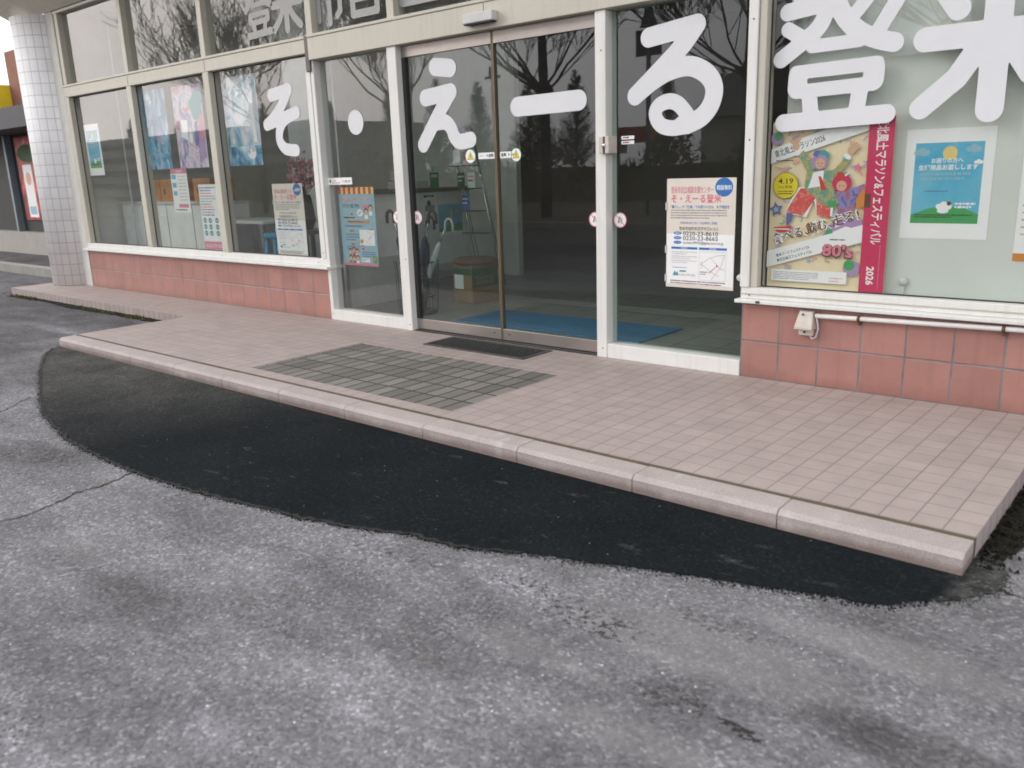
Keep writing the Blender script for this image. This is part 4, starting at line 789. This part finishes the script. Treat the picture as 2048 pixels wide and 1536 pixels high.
s.blur(.14, .35, .14, .012, 'lgrey', 8, .033, 3); s.rect(.10, .05, .28, .085, 'pink'); s.blur(.03, .02, .26, .014, 'black', 1, 0, 5); s.done('poster', 'small white and pink flyer under the pair of large posters', 'poster')
s = Sheet((-5.955, .098, .516), .35, .625, 'white', curl=.004)
for i, c in enumerate(['navy', 'navy', 'pink', 'pink', 'lblue', 'lblue', 'grey', 'pink', 'navy', 'pink', 'navy']): s.blur(.015, .585-.026*i, .31, .013, c, 1, 0, i+2)
for j in range(3):
    for i in range(3): s.disc(.06+.095*i+(.02 if i == 2 else 0), .28-.062*j, .030, 'teal', .026); s.text('相談', .04+.095*i+(.02 if i == 2 else 0), .272-.062*j, .04, .018, 'white')
s.rect(0, 0, .35, .075, 'pink'); s.text('0120-279-338', .03, .018, .29, .045, 'white'); s.done('poster', 'white flyer with teal circles and a pink foot behind the second pane', 'poster')
s = Sheet((-8.43, .075, 2.0), .15, .14, 'signb'); s.poly([(.01, .01), (.14, .01), (.10, .13)], 'signy'); s.done('sticker', 'small blue and yellow sticker high in the leftmost pane', 'sticker')

# ------------------------------------------------------------------ stickers on the doors
def sticker(x, z, w, h, fn, label, m='white', cat='sticker', group=None, y=0.0535):
    s = Sheet((x, y, z), w, h, m, thick=.0006); fn(s, w, h); return s.done('sticker', label, cat, group)
def st_wide(s, w, h): s.disc(.03, h/2, .013, 'green'); s.text('当施設', .055, .022, .05, .018, 'pink'); s.blur(.055, .010, .11, .007, 'red', 1, 0, 2); s.text('介助犬', .18, .016, .11, .024, 'black')
sticker(-3.852, 1.112, .305, .055, st_wide, 'wide white strip sticker above the light blue poster')
def st_sq(s, w, h): s.blur(.012, .016, .05, .010, 'lgrey', 1, 0, 1); s.text('自動', .095, .012, .048, .024, 'black', 0, .03); s.poly([(.075, .022), (.085, .032), (.085, .012)], 'black')
sticker(-2.17, 1.263, .15, .042, st_sq, 'white automatic door label left of the meeting edge of the doors', group='door labels')
def st_sq2(s, w, h): s.blur(.10, .016, .045, .010, 'lgrey', 1, 0, 1); s.text('自動', .012, .012, .048, .024, 'black', 0, .03); s.poly([(.085, .022), (.075, .032), (.075, .012)], 'black')
sticker(-1.972, 1.263, .135, .042, st_sq2, 'white automatic door label right of the meeting edge of the doors', group='door labels')
def disc_sticker(x, z, r, label, kind, group):
    s = Sheet((x-r, 0.0535, z-r), 2*r, 2*r, 'white', thick=.0006)
    s.mb = MB(); s.k = 0; s.disc(r, r, r, 'white' if kind != 'warn' else 'white')
    if kind == 'warn':
        s.ring(r, r, r, .005, 'green'); s.poly([(r-.030, r-.022), (r+.030, r-.022), (r, r+.034)], 'black'); s.poly([(r-.026, r-.019), (r+.026, r-.019), (r, r+.029)], 'yel'); s.line([(r, r+.012), (r, r-.004)], .006, 'black'); s.disc(r, r-.011, .0035, 'black')
    else:
        s.ring(r, r, r, .006, 'pink'); s.line([(r-.012, r-.018), (r-.002, r+.02)], .012, 'grey'); s.line([(r+.008, r-.02), (r+.01, r+.012)], .012, 'lgrey'); s.line([(r-.03, r+.03), (r+.03, r-.03)], .005, 'pink')
    return s.done('sticker', label, 'sticker', group)
disc_sticker(-2.245, 1.285, .05, 'round yellow triangle warning sticker on the left sliding door', 'warn', 'warning stickers')
disc_sticker(-1.830, 1.281, .046, 'round yellow triangle warning sticker on the right sliding door', 'warn', 'warning stickers')
ng = 'red ringed prohibition stickers'
disc_sticker(-3.035, .860, .050, 'red ringed prohibition sticker on the narrow pane beside the door post', 'no', ng)
disc_sticker(-2.815, .860, .050, 'red ringed prohibition sticker on the left sliding door beside the post', 'no', ng)
disc_sticker(-1.197, .866, .047, 'red ringed prohibition sticker at the right end of the right sliding door', 'no', ng)
disc_sticker(-1.010, .864, .047, 'red ringed prohibition sticker on the fixed pane right of the doors', 'no', ng)
sticker(-1.001, 1.340, .09, .020, lambda s, w, h: s.blur(.012, .006, .07, .009, 'black', 1, 0, 1), 'tiny white label beside the switch box, upper of two', group='small labels by the switch box')
sticker(-1.001, 1.312, .09, .020, lambda s, w, h: s.blur(.012, .006, .07, .009, 'red', 1, 0, 3), 'tiny white label beside the switch box, lower of two', group='small labels by the switch box')
k = empty('switch_box', (-1.065, -0.012, 1.26), 'small cream switch box on the post right of the doors', 'switch')
mb = MB(); mb.box(-1.098, -1.070, -.045, -.0125, 1.262, 1.362, 'plasw').box(-1.056, -1.028, -.045, .05, 1.262, 1.362, 'plasw'); mb.build('cover', k, .004)
mb = MB(); mb.box(-1.0695, -1.0565, -.038, -.0125, 1.264, 1.360, 'rubber'); mb.build('slot', k); mb = MB(); mb.tube([(-1.063, -.0385, 1.31), (-1.063, -.052, 1.31)], .012, 'chrome', 16); mb.build('button', k)
mb = MB(); mb.tube([(-.203, .053, .555), (-.203, .035, .555)], [.022, .018], 'plas', 20); tag(mb.build('suction_cup'), 'round grey suction cup on the pane beside the cream poster', 'suction cup')
mb = MB(); mb.tube([(.645, .119, .575), (.645, .113, .575)], .024, 'plas', 20); mb.box(.639, .651, .1132, .1235, .513, .553, 'plas'); tag(mb.build('suction_cup'), 'round grey hook disc behind the right window below the sheep poster', 'hook disc')

# ------------------------------------------------------------------ outdoor socket box and conduit
k = empty('outdoor_socket', (.22, 0, .28), 'weathered grey outdoor socket box on the tiled wall with a cable', 'socket box')
mb = MB(); vs = []
for z, x0_, x1_, y_ in ((.412, .180, .250, -.035), (.325, .165, .262, -.070), (.318, .168, .260, -.068)): vs += [(x0_, -.0015, z), (x1_, -.0015, z), (x1_, y_, z), (x0_, y_, z)]
mb.add(vs, [(0, 1, 2, 3), (8, 11, 10, 9)]+[(i*4+j, i*4+(j+1) % 4, (i+1)*4+(j+1) % 4, (i+1)*4+j) for i in (0, 1) for j in range(4)], 'plasw'); mb.build('hood', k, .004)
mb = MB(); mb.box(.176, .254, -.03, -.002, .278, .317, 'plasw'); mb.build('socket', k, .005)
mb = MB(); mb.tube([(.205, -.056, .395), (.205, -.047, .395)], .005, 'wire', 10); mb.build('screw', k); MB().tube([(.21, -.034, .297), (.21, -.029, .297)], .006, 'wire', 10).build('screw', k)
mb = MB(); mb.tube([(.262, -.02, .385), (.275, -.03, .36), (.282, -.03, .32), (.272, -.03, .275), (.250, -.025, .262), (.235, -.02, .28)], .004, 'plas', 8); mb.build('cable', k)
k = empty('conduit_pipe', (.26, -.03, .39), 'white conduit pipe with clamps running along the terracotta wall', 'pipe')
mb = MB(); mb.tube([(.262, -.024, .388), (.5, -.024, .392), (1.2, -.024, .403), (6.0, -.024, .42)], .0125, 'pvc', 14); mb.build('pipe', k)
for x, z in ((.486, .392), (1.14, .402), (1.8, .405), (2.4, .41)):
    mb = MB(); mb.tube([(x-.007, -.024, z), (x+.007, -.024, z)], .0165, 'brown', 14); mb.box(x-.006, x+.006, -.02, -.0015, z-.035, z-.012, 'brown'); mb.build('clamp', k)
k = MB(); k.box(-.062, -.040, -.055, -.0505, .434, .447, 'brown'); tag(k.build('sill_clip'), 'small brown clip on the sill under the marathon poster', 'clip')

# ------------------------------------------------------------------ interior things seen through the glass
o = MB(); o.box(-2.87, -1.12, .45, 1.06, .003, .012, 'mat'); tag(o.build('entrance_mat', bevel=.003), 'blue ribbed mat on the floor just inside the sliding doors', 'mat')
# reception counter (end panel) with papers
k = empty('reception_counter', (-4.9, 1.5, .003), 'white fronted reception counter inside behind the left door', 'counter')
MB().box(-5.3, -4.555, 1.62, 2.50, .23, .985, 'counter').build('front_panel', k, .004); MB().box(-5.35, -4.53, 1.56, 2.55, .986, 1.02, 'countert').build('counter_top', k, .004)
for x, y in ((-4.60, 1.66), (-4.60, 2.44), (-5.25, 1.66), (-5.25, 2.44)): MB().box(x-.02, x+.02, y-.02, y+.02, .003, .229, 'chrome').build('leg', k)
MB().box(-4.615, -4.585, 1.70, 2.40, .05, .08, 'chrome').build('foot_rail', k)
s = Sheet((-4.5535, 2.0, .52), .36, .33, 'sky', ux=(0, 1, 0)); s.rect(0, 0, .36, .04, 'white'); s.poly([(0, .04), (.36, .04), (.36, .13), (.2, .11), (0, .08)], 'green'); s.rect(.18, .16, .21, .27, 'yel'); s.rect(.11, .13, .17, .18, 'orange'); s.cloud(.28, .25, .03, 'lblue'); s.done('poster', 'blue sky and green field poster on the counter front', 'poster')
s = Sheet((-4.5535, 1.78, .66), .20, .31, 'white', ux=(0, 1, 0)); s.blur(.02, .27, .16, .025, 'black', 1, 0, 2); s.rect(.03, .13, .17, .19, 'grey'); s.disc(.09, .21, .03, 'black'); s.blur(.03, .09, .14, .012, 'lgrey', 3, .02, 3); s.done('poster', 'white notice with dark picture on the counter front', 'poster')
k = empty('counter_tray', (-4.75, 1.75, 1.021), 'grey storage tub standing on the reception counter', 'tub'); MB().box(-4.90, -4.62, 1.62, 1.95, 1.021, 1.10, 'plas').build('tub', k, .012); MB().box(-4.88, -4.70, 1.64, 1.80, 1.101, 1.22, 'plas').build('pot', k, .012)
s = Sheet((-4.58, 1.93, 1.02), .13, .22, 'white', ux=(0, 1, 0)); s.rect(0, .0, .13, .16, 'green'); s.rect(.03, .17, .06, .20, 'sky'); s.rect(.02, .11, .11, .14, 'white'); s.done('notice_card', 'green and white card upright on the reception counter', 'card')
MB().box(-4.22, -4.185, .43, 1.14, .003, .43, 'counter').build('low_screen'); tag(bpy.data.objects['low_screen'], 'low grey floor screen inside behind the narrow pane', 'screen')
# umbrella stand
k = empty('umbrella_stand', (-3.44, .60, .003), 'black wire umbrella stand inside behind the door post', 'umbrella stand')
mb = MB()
def ringt(mb, x, y, z, r, t, m, n=20): mb.tube([(x+r*math.cos(2*math.pi*i/n), y+r*math.sin(2*math.pi*i/n), z) for i in range(n+1)], t, m, 6, False)
for z, r in ((.44, .15), (.30, .145), (.15, .14)): ringt(mb, -3.44, .60, z, r, .005, 'wire')
for i in range(14): a = 2*math.pi*i/14; mb.tube([(-3.44+.19*math.cos(a), .60+.19*math.sin(a), .46), (-3.44+.17*math.cos(a), .60+.17*math.sin(a), .02)], .003, 'wire', 5)
mb.build('wire_basket', k); mb = MB(); mb.cyl(-3.44, .60, .003, .022, .165, 'wire', 28); mb.build('base', k)
def umbrella(x, y, lx, ly, top, m, label, hd=1):
    k = empty('umbrella', (x, y, .025), label, 'umbrella', 'umbrellas in the stand'); bx, bz = Vector((x, y, .03)), Vector((x+lx, y+ly, top)); d = (bz-bx)
    mb = MB(); mb.tube([bx, bx+d*.10, bx+d*.45, bx+d*.78, bx+d*.82], [.006, .016, .032, .026, .010], m, 10); mb.build('folded_canopy', k)
    mb = MB(); mb.tube([bx+d*.80, bz], .006, 'chrome', 8); mb.build('shaft', k)
    mb = MB(); pts = [bz-Vector((0, 0, .03))]+[bz+Vector((hd*(.045-.045*math.cos(t)), 0, .055*math.sin(t)+.02)) for t in (0, .5, 1, 1.57, 2.1, 2.6, 3.14)]+[bz+Vector((hd*.09, 0, -.03))]; mb.tube(pts, .011, 'umb' if m != 'clear' else 'clear', 8); mb.build('handle', k)
umbrella(-3.38, .62, -.36, .02, .80, 'umb', 'black umbrella leaning left in the stand, its hook beyond the door post', -1)
umbrella(-3.42, .54, -.20, .0, .80, 'umb', 'black umbrella second from the left in the stand', -1)
umbrella(-3.55, .60, .29, .0, .80, 'umb2', 'dark navy umbrella leaning right with its hook up', 1)
umbrella(-3.55, .68, .36, .04, .73, 'clear', 'clear plastic umbrella leaning right in the stand', 1)
umbrella(-3.42, .66, .02, .05, .74, 'umb', 'short black umbrella upright in the middle of the stand', 1)
# carton with cushion
def rbox(cx, cy, w, d, z0, z1, a, m, mb):
    vs = []
    for z in (z0, z1):
        for u, v in ((-w/2, -d/2), (w/2, -d/2), (w/2, d/2), (-w/2, d/2)): vs.append((cx+u*math.cos(a)-v*math.sin(a), cy+u*math.sin(a)+v*math.cos(a), z))
    mb.add(vs, [(3, 2, 1, 0), (4, 5, 6, 7), (0, 1, 5, 4), (1, 2, 6, 5), (2, 3, 7, 6), (3, 0, 4, 7)], m)
k = empty('cardboard_box', (-3.46, 1.36, .003), 'brown and green cardboard box marked 2025 inside the left door', 'box')
mb = MB(); rbox(-3.46, 1.36, .27, .32, .003, .36, -.12, 'card', mb); mb.build('carton', k, .003)
ux = Vector((math.cos(-.12), math.sin(-.12), 0)); uy = Vector((-ux.y, ux.x, 0)); c0 = Vector((-3.46, 1.36, 0))+ux*.1365-uy*.16
s = Sheet(c0+Vector((0, 0, .15)), .318, .17, 'cardg', ux=uy); s.text('2025', .04, .03, .22, .10, 'card', 0, .02); s.mb.build('printed_side', k)
c1 = Vector((-3.46, 1.36, 0))-ux*.134-uy*.1615
s = Sheet(c1+Vector((0, 0, .26)), .265, .06, 'cardg', ux=ux); s.mb.build('green_band', k); s = Sheet(c1+ux*.02+Vector((0, 0, .13))-uy*.001, .13, .13, 'white', ux=ux); s.mb.build('label', k)
mb = MB(); mb.tube([(-3.46, 1.36, .361), (-3.46, 1.36, .375), (-3.46, 1.36, .395), (-3.46, 1.36, .405)], [.20, .215, .21, .17], 'cush', 28); tag(mb.build('cushion'), 'round brown cushion lying on the cardboard box', 'cushion')
# leaflet rack
k = empty('leaflet_rack', (-3.98, 1.95, .003), 'tall wire leaflet rack with sparse leaflets inside the left door', 'rack')
mb = MB()
for sx in (-.0, .30):
    mb.tube([(-4.34+sx, 2.0, 1.65), (-3.98+sx, 2.0, .003)], .009, 'chrome', 8)
    mb.tube([(-4.34+sx, 2.0, 1.65), (-4.25+sx, 2.35, .003)], .007, 'chrome', 8)
mb.build('frame', k)
for i in range(5):
    z = 1.45-.22*i; x = -4.30+.048*i+.0; MB().box(x, x+.30, 1.88, 2.0, z, z+.008, 'wire').build('shelf', k)
for i, c_ in enumerate(['cardg', 'signb', 'white', 'pink', 'leaf', 'white', 'signb']):
    z = 1.46-.22*(i//2)*1.0; x = -4.28+.048*(i//2)+.14*(i % 2); s = Sheet((x, 1.93, z), .10, .15, c_); s.blur(.01, .1, .08, .02, 'red' if i % 2 else 'white', 2, .04, i); tag(s.mb.build('leaflet'), ['green leaflet at the top of the wire rack', 'blue leaflet at the top of the wire rack', 'white leaflet on the second shelf of the rack', 'pink leaflet on the second shelf of the rack', 'dark green leaflet low on the rack', 'white leaflet low on the rack', 'blue leaflet on the lowest filled shelf'][i], 'leaflet', 'leaflets on the wire rack')
# left room: shelf unit with orange cartons, desk, stool, flowers
k = empty('low_cabinet', (-7.3, .62, .003), 'long grey low cabinet behind the left windows', 'cabinet')
MB().box(-8.35, -6.2, .45, .80, .003, .935, 'counter').build('body', k, .005); MB().box(-8.37, -6.18, .43, .82, .936, .96, 'plas').build('top', k)
for x in (-7.85, -7.30, -6.75): MB().box(x-.003, x+.003, .4475, .4497, .02, .92, 'rubber').build('door_gap', k)
for i, (x, w_) in enumerate(((-7.87, .385), (-7.475, .18), (-7.29, .19), (-6.76, .18), (-6.575, .16))):
    mb = MB(); mb.box(x, x+w_, .50, .78, .961, 1.20, 'cardo'); mb.box(x+w_*.4, x+w_*.6, .497, .4995, 1.04, 1.10, 'brown')
    tag(mb.build('file_box', bevel=.003), ['wide orange file box at the left end of the low cabinet', 'second orange file box from the left on the low cabinet', 'middle orange file box on the low cabinet', 'fourth orange file box from the left, right of the small pink flyer', 'orange file box at the right end of the low cabinet'][i], 'box', 'orange file boxes on the cabinet')
k = empty('desk', (-6.3, .62, .003), 'pale grey desk behind the left windows beside the low cabinet', 'desk'); MB().box(-6.15, -5.35, .38, .86, .745, .775, 'counter').build('desktop', k, .004)
for x in (-6.11, -5.39):
    for y in (.41, .83): MB().box(x-.02, x+.02, y-.02, y+.02, .003, .744, 'chrome').build('leg', k)
k = empty('blue_stool', (-5.15, .45, .003), 'small blue plastic stool under the pale blue poster', 'stool')
MB().cyl(-5.20, .42, .62, .665, .115, 'bluep', 24).build('seat', k, .01)
for a in (0.8, 2.4, 3.9, 5.5): MB().tube([(-5.20+.09*math.cos(a), .42+.09*math.sin(a), .62), (-5.20+.14*math.cos(a), .42+.14*math.sin(a), .003)], .02, 'bluep', 8).build('leg', k)
k = empty('flower_arrangement', (-4.82, .52, .003), 'pink artificial flowers in a dark vase behind the letter そ', 'flowers')
r = random.Random(5); mb = MB(); mb.tube([(-4.82, .52, .70), (-4.82, .52, .78), (-4.82, .52, .98), (-4.82, .52, 1.02)], [.05, .085, .06, .045], 'umb', 20); mb.build('vase', k)
mb = MB(); mb2 = MB()
for i in range(90):
    a, b_ = r.uniform(0, 6.3), r.uniform(0, 1)**.5; x, y, z = -4.82+.17*b_*math.cos(a), .52+.12*b_*math.sin(a), 1.20+r.uniform(-.13, .20)*(1.1-b_*.5)
    for q in range(4):
        t = r.uniform(0, 6.3); s_ = .035; v = Vector((math.cos(t), r.uniform(-.6, .6), math.sin(t)))*s_; w_ = Vector((-math.sin(t), .3, math.cos(t)))*s_*.5; p = Vector((x, y, z)); mb.add([p, p+v*.6+w_, p+v, p+v*.6-w_], [(0, 1, 2, 3)], 'petal')
    if i % 4 == 0: mb2.tube([(-4.82, .52, 1.0), (x, y, z)], .003, 'leaf', 4)
mb.build('petals', k); mb2.build('stems', k)
k2 = empty('side_table', (-4.82, .52, .003), 'small dark table carrying the pink flowers', 'table'); MB().box(-5.02, -4.62, .34, .72, .66, .695, 'countert').build('tabletop', k2, .004)
for x in (-5.0, -4.64):
    for y in (.36, .70): MB().box(x-.015, x+.015, y-.015, y+.015, .003, .659, 'wire').build('leg', k2)
for i, (x, y, m_) in enumerate(((-7.98, .40, 'inwall2'), (-6.15, .42, 'plas'), (-4.15, .42, 'plas'))):
    mb = MB(); mb.tube([(x, y, .003), (x, y, 2.9)], .012, m_, 8); tag(mb.build('floor_pole'), ['thin grey pole inside the leftmost window', 'thin grey pole inside behind the second window', 'thin grey pole inside beside the letter そ'][i], 'pole', 'thin poles inside the windows')

# ------------------------------------------------------------------ neighbouring shop on the left
k = empty('neighbour_shop', (-16, 2, GZ), 'low neighbouring shop with dark windows and a yellow sign band far left', 'building')
MB().box(-24, -11.5, 1.95, 9, GZ, .33, 'wallw').build('base_wall', k); MB().box(-24, -11.5, 2.1, 9, .331, 2.099, 'rubber').build('window_band', k); MB().box(-24, -11.5, 1.3, 9, 2.10, 2.429, 'roof').build('awning', k)
MB().box(-24, -14.25, 1.28, 9, 2.43, 2.83, 'signy').build('sign_band', k); MB().box(-14.249, -11.5, 1.62, 9, 2.43, 3.35, 'brickb').build('brick_wall', k)
for x in (-18.2, -16.0, -13.6): MB().box(x, x+.08, 1.98, 2.099, .331, 2.099, 'pole').build('window_post', k)
s = Sheet((-15.7, 2.07, .55), 1.4, 1.5, mottled('red_ad_print', [(0.3, (0.02, 0.02, 0.02)), (0.45, (0.30, 0.02, 0.02)), (0.6, (0.65, 0.05, 0.05)), (0.75, (0.75, 0.6, 0.55))], 2.4, 3.0)); s.disc(.5, 1.2, .45, 'leaf', .16); s.rect(.2, .05, .6, 1.0, 'white'); s.disc(.4, .75, .12, 'skin'); s.rect(.25, .1, .55, .25, 'lblue'); s.done('window_banner', 'blurred red and white banner in the neighbouring shop window', 'banner')
MB().box(-24, -10.4, .4, .55, GZ, GZ+.12, 'conc').build('roadside_kerb'); tag(bpy.data.objects['roadside_kerb'], kind='structure')

# ------------------------------------------------------------------ what stands across the lot (seen mirrored in the glass)
b = MB(); b.add([(-120, -9.4, GZ+.004), (60, -9.4, GZ+.004), (60, -5.8, GZ+.004), (-120, -5.8, GZ+.004)][::1], [(0, 1, 2, 3)], 'road'); tag(b.build('road'), kind='structure')
MB().box(-120, 60, -9.9, -9.7, GZ, GZ+.14, 'conc').build('pavement_kerb'); tag(bpy.data.objects['pavement_kerb'], kind='structure')
b = MB(); b.add([(-120, -60, GZ+.02), (60, -60, GZ+.02), (60, -9.9, GZ+.02), (-120, -9.9, GZ+.02)], [(0, 1, 2, 3)], 'grass'); tag(b.build('verge'), kind='structure')
def tube_tree(mb, base, h, r0, seed, limbs, knot, lmin=.3, spread=1.0, upright=.35):
    r = random.Random(seed)
    def grow(p, d, l, rad, depth):
        pts = [p]; rs = [rad]; q = p.copy(); dd = d.copy(); n = 3 if depth > 1 else 5
        for i in range(n):
            dd = (dd+Vector((r.gauss(0, .17), r.gauss(0, .17), r.gauss(.10, .10)))).normalized(); q = q+dd*l/n; pts.append(q.copy()); rs.append(rad*(1-.5*(i+1)/n))
        mb.tube(pts, [max(q_, .0085) for q_ in rs], 'bark', 5 if depth < 2 else 3, False)
        if depth >= 5 or l < lmin: return
        for i in range(4 if depth < 3 else 3):
            k = r.randint(1, n); a = r.uniform(0, 6.3); s_ = r.uniform(.45, .95); nd = (dd+Vector((math.cos(a)*s_, math.sin(a)*s_, upright*r.random()))).normalized(); grow(pts[k], nd, l*r.uniform(.5, .72), rs[k]*.62, depth+1)
        grow(pts[-1], dd, l*.7, rs[-1]*.8, depth+1)
    bz = Vector(base)
    mb.tube([bz, bz+Vector((0, 0, knot*.5)), bz+Vector((.03, 0, knot*.92)), bz+Vector((.02, 0, knot)), bz+Vector((0, 0, knot*1.08)), bz+Vector((0, .05, h*.72)), bz+Vector((.05, 0, h))], [r0*1.15, r0, r0*.95, r0*1.8, r0*.9, r0*.6, r0*.2], 'bark', 12)
    for i in range(limbs):
        a = 6.283*i/limbs+r.uniform(-.3, .3); z = knot*r.uniform(.98, 1.06) if i < limbs*.6 else knot+(h-knot)*r.uniform(.15, .8)
        grow(bz+Vector((math.cos(a)*r0, math.sin(a)*r0, z)), Vector((math.cos(a)*spread, math.sin(a)*spread, .42)).normalized(), r.uniform(2.0, 2.8)*(1 if i < limbs*.6 else .7), r0*.27, 1)
tl = ['bare pollarded street tree reflected in the right sliding door', 'bare street tree reflected behind the letter る', 'bare street tree reflected left of the doors', 'bare street tree reflected in the left windows', 'bare street tree reflected at the right edge window']
for i, (x, y) in enumerate(((-11.8, -13.0), (-6.5, -13.4), (-17.2, -13.2), (-24.6, -13.2), (-2.2, -13.5))):
    mb = MB(); tube_tree(mb, (x, y, GZ), [9.5, 8.5, 8, 6, 9][i], [.135, .12, .12, .09, .12][i], 40+i, [14, 11, 10, 7, 11][i], 3.1); k = empty('street_tree', (x, y, GZ), tl[i], 'tree', 'bare street trees along the road'); o = mb.build('trunk_and_branches', k)
# distant conical bare trees: one mesh, copied
def cone_mesh():
    mb = MB(); r = random.Random(77); H = 9.0
    mb.tube([(0, 0, 0), (0, 0, H*.6), (0, 0, H)], [.14, .07, .015], 'bark', 6)
    for i in range(420):
        t = r.uniform(.12, .98); z = H*t; l = (1-t)*2.6+.3; a = r.uniform(0, 6.3); d = Vector((math.cos(a), math.sin(a), .75)); p = Vector((0, 0, z)); q = p+d*l*.75
        mb.tube([p, q], [.030, .010], 'bark', 3, False)
        for k in range(6):
            u = r.uniform(.3, 1); s0 = p+(q-p)*u; e = s0+Vector((r.gauss(0, .25), r.gauss(0, .25), r.uniform(.1, .4)))*l*.5; mb.tube([s0, e], [.018, .009], 'bark', 3, False)
    return mb
ORD = ['first', 'second', 'third', 'fourth', 'fifth', 'sixth', 'seventh', 'eighth', 'ninth', 'tenth', 'eleventh', 'twelfth', 'thirteenth', 'fourteenth', 'fifteenth', 'sixteenth', 'seventeenth', 'eighteenth']
x0_, y0_ = -50, -44
k0 = empty('conical_tree', (0, 0, 0), 'x', 'tree', 'distant bare conical trees'); p0 = cone_mesh().build('trunk_and_branches', k0)
spots = [1.9-48*kk for kk in (-.2, .05, .25, .40, .52, .60, .728, .79, .846, .936, 1.032, 1.155, 1.231, 1.34, 1.45, 1.6, 1.8, 2.0)]
for i, x in enumerate(spots):
    o = k0 if i == 0 else k0.copy()
    if i:
        COL.objects.link(o); c_ = p0.copy(); COL.objects.link(c_); c_.parent = o
    o.location = (x, y0_+random.uniform(-2.5, 2.5), GZ); o.rotation_euler.z = random.uniform(0, 6.3); s_ = random.uniform(.72, 1.0); o.scale = (s_, s_, s_)
    o['label'] = 'bare conical tree, %s from the right of the distant mirrored row' % ORD[i]
# hedge and shrubs as leafy masses
def leafy(name, x0, x1, y0, y1, h, n, seed, m='hedge'):
    r = random.Random(seed); mb = MB(); mb.box(x0, x1, y0+.3, y1-.3, GZ, h*.5, m)
    for i in range(n):
        x = r.uniform(x0, x1); y = r.uniform(y0, y1); z = GZ+h*(.62+.22*math.sin(x*.9)*math.sin(x*.31+1)+.16*math.sin(x*2.3+1)+.25*max(0, math.sin(x*.47+2))**4)*r.random()**.4; s_ = r.uniform(.08, .2); a = [Vector((r.gauss(0, 1), r.gauss(0, 1), r.gauss(0, 1))).normalized()*s_ for _ in range(3)]; p = Vector((x, y, z)); mb.add([p+a[0], p+a[1], p+a[2]], [(0, 1, 2)], m)
    return mb.build(name)
tag(leafy('hedge', -42, 30, -23.5, -21.5, 2.3, 16000, 3), 'long dark clipped hedge across the road mirrored in the glass', 'hedge')
k = empty('car_park_block', (-58, -30, GZ), 'grey banded multi storey block mirrored in the leftmost windows', 'building')
MB().box(-84, -44, -40, -30, GZ, 4.6, 'conc').build('wall', k)
for j in range(4):
    MB().box(-83.5, -44.5, -29.99, -29.9, .6+1.05*j, 1.0+1.05*j, 'roof').build('window_strip', k)
# building with gable roof, signs and lamp across the road
k = empty('far_building', (-12, -34, GZ), 'dark gabled building across the road mirrored in the right windows', 'building')
MB().box(-18, -6, -40, -33, GZ, 3.2, 'wallw').build('wall', k)
mb = MB(); mb.add([(-18.5, -32.6, 3.2), (-5.5, -32.6, 3.2), (-5.5, -40.4, 3.2), (-18.5, -40.4, 3.2), (-18.5, -36.5, 5.4), (-5.5, -36.5, 5.4)], [(0, 1, 5, 4), (2, 3, 4, 5), (0, 4, 3), (1, 2, 5), (0, 3, 2, 1)], 'roof'); mb.build('roof', k)
k = empty('roadside_sign', (-9.3, -14.0, GZ), 'blue grey sign pole with triangular top mirrored behind the letter る', 'sign')
MB().tube([(-9.4, -14, GZ), (-9.4, -14, 4.9)], .055, 'pole', 12).build('pole', k); MB().prism([(-9.75, 3.7), (-9.05, 3.7), (-9.05, 4.3), (-9.75, 4.3)], -14.02, -14.0, 'roof').prism([(-9.65, 4.35), (-9.15, 4.35), (-9.4, 4.95)], -14.02, -14.0, 'pole').build('board', k)
k = empty('shop_billboard', (-14.2, -22.8, GZ), 'red and orange billboard mirrored beside the switch box', 'sign')
MB().box(-17.6, -15.4, -24.8, -24.7, 2.0, 2.6, 'signr').box(-16.0, -15.4, -24.69, -24.68, 2.02, 2.58, 'orange').build('board', k)
for x in (-17.4, -15.7): MB().box(x, x+.1, -24.9, -24.81, GZ, 2.5, 'pole').build('leg', k)
k = empty('street_lamp', (-20.5, -22, GZ), 'dark street lamp with two arms mirrored in the right sliding door', 'street lamp')
MB().tube([(-20.5, -21, GZ), (-20.5, -21, 4.6)], .06, 'bark', 10).build('pole', k); MB().box(-20.85, -20.15, -21.06, -20.94, 4.5, 4.6, 'bark').box(-20.62, -20.38, -21.1, -20.9, 4.601, 4.95, 'bark').build('lamp_head', k)
# overhead wires mirrored in the upper windows
for i, (y, z) in enumerate(((-8.0, 6.6), (-8.3, 6.9), (-8.0, 7.6))):
    mb = MB(); mb.tube([(-60+10*j, y-(j-7)*.25, z-.5*math.sin(math.pi*((j*10) % 30)/30)) for j in range(12)], .018, 'rubber', 5); tag(mb.build('overhead_wire'), ['lowest overhead wire mirrored in the upper left windows', 'middle overhead wire mirrored in the upper left windows', 'highest overhead wire mirrored in the upper left windows'][i], 'wire', 'overhead wires')
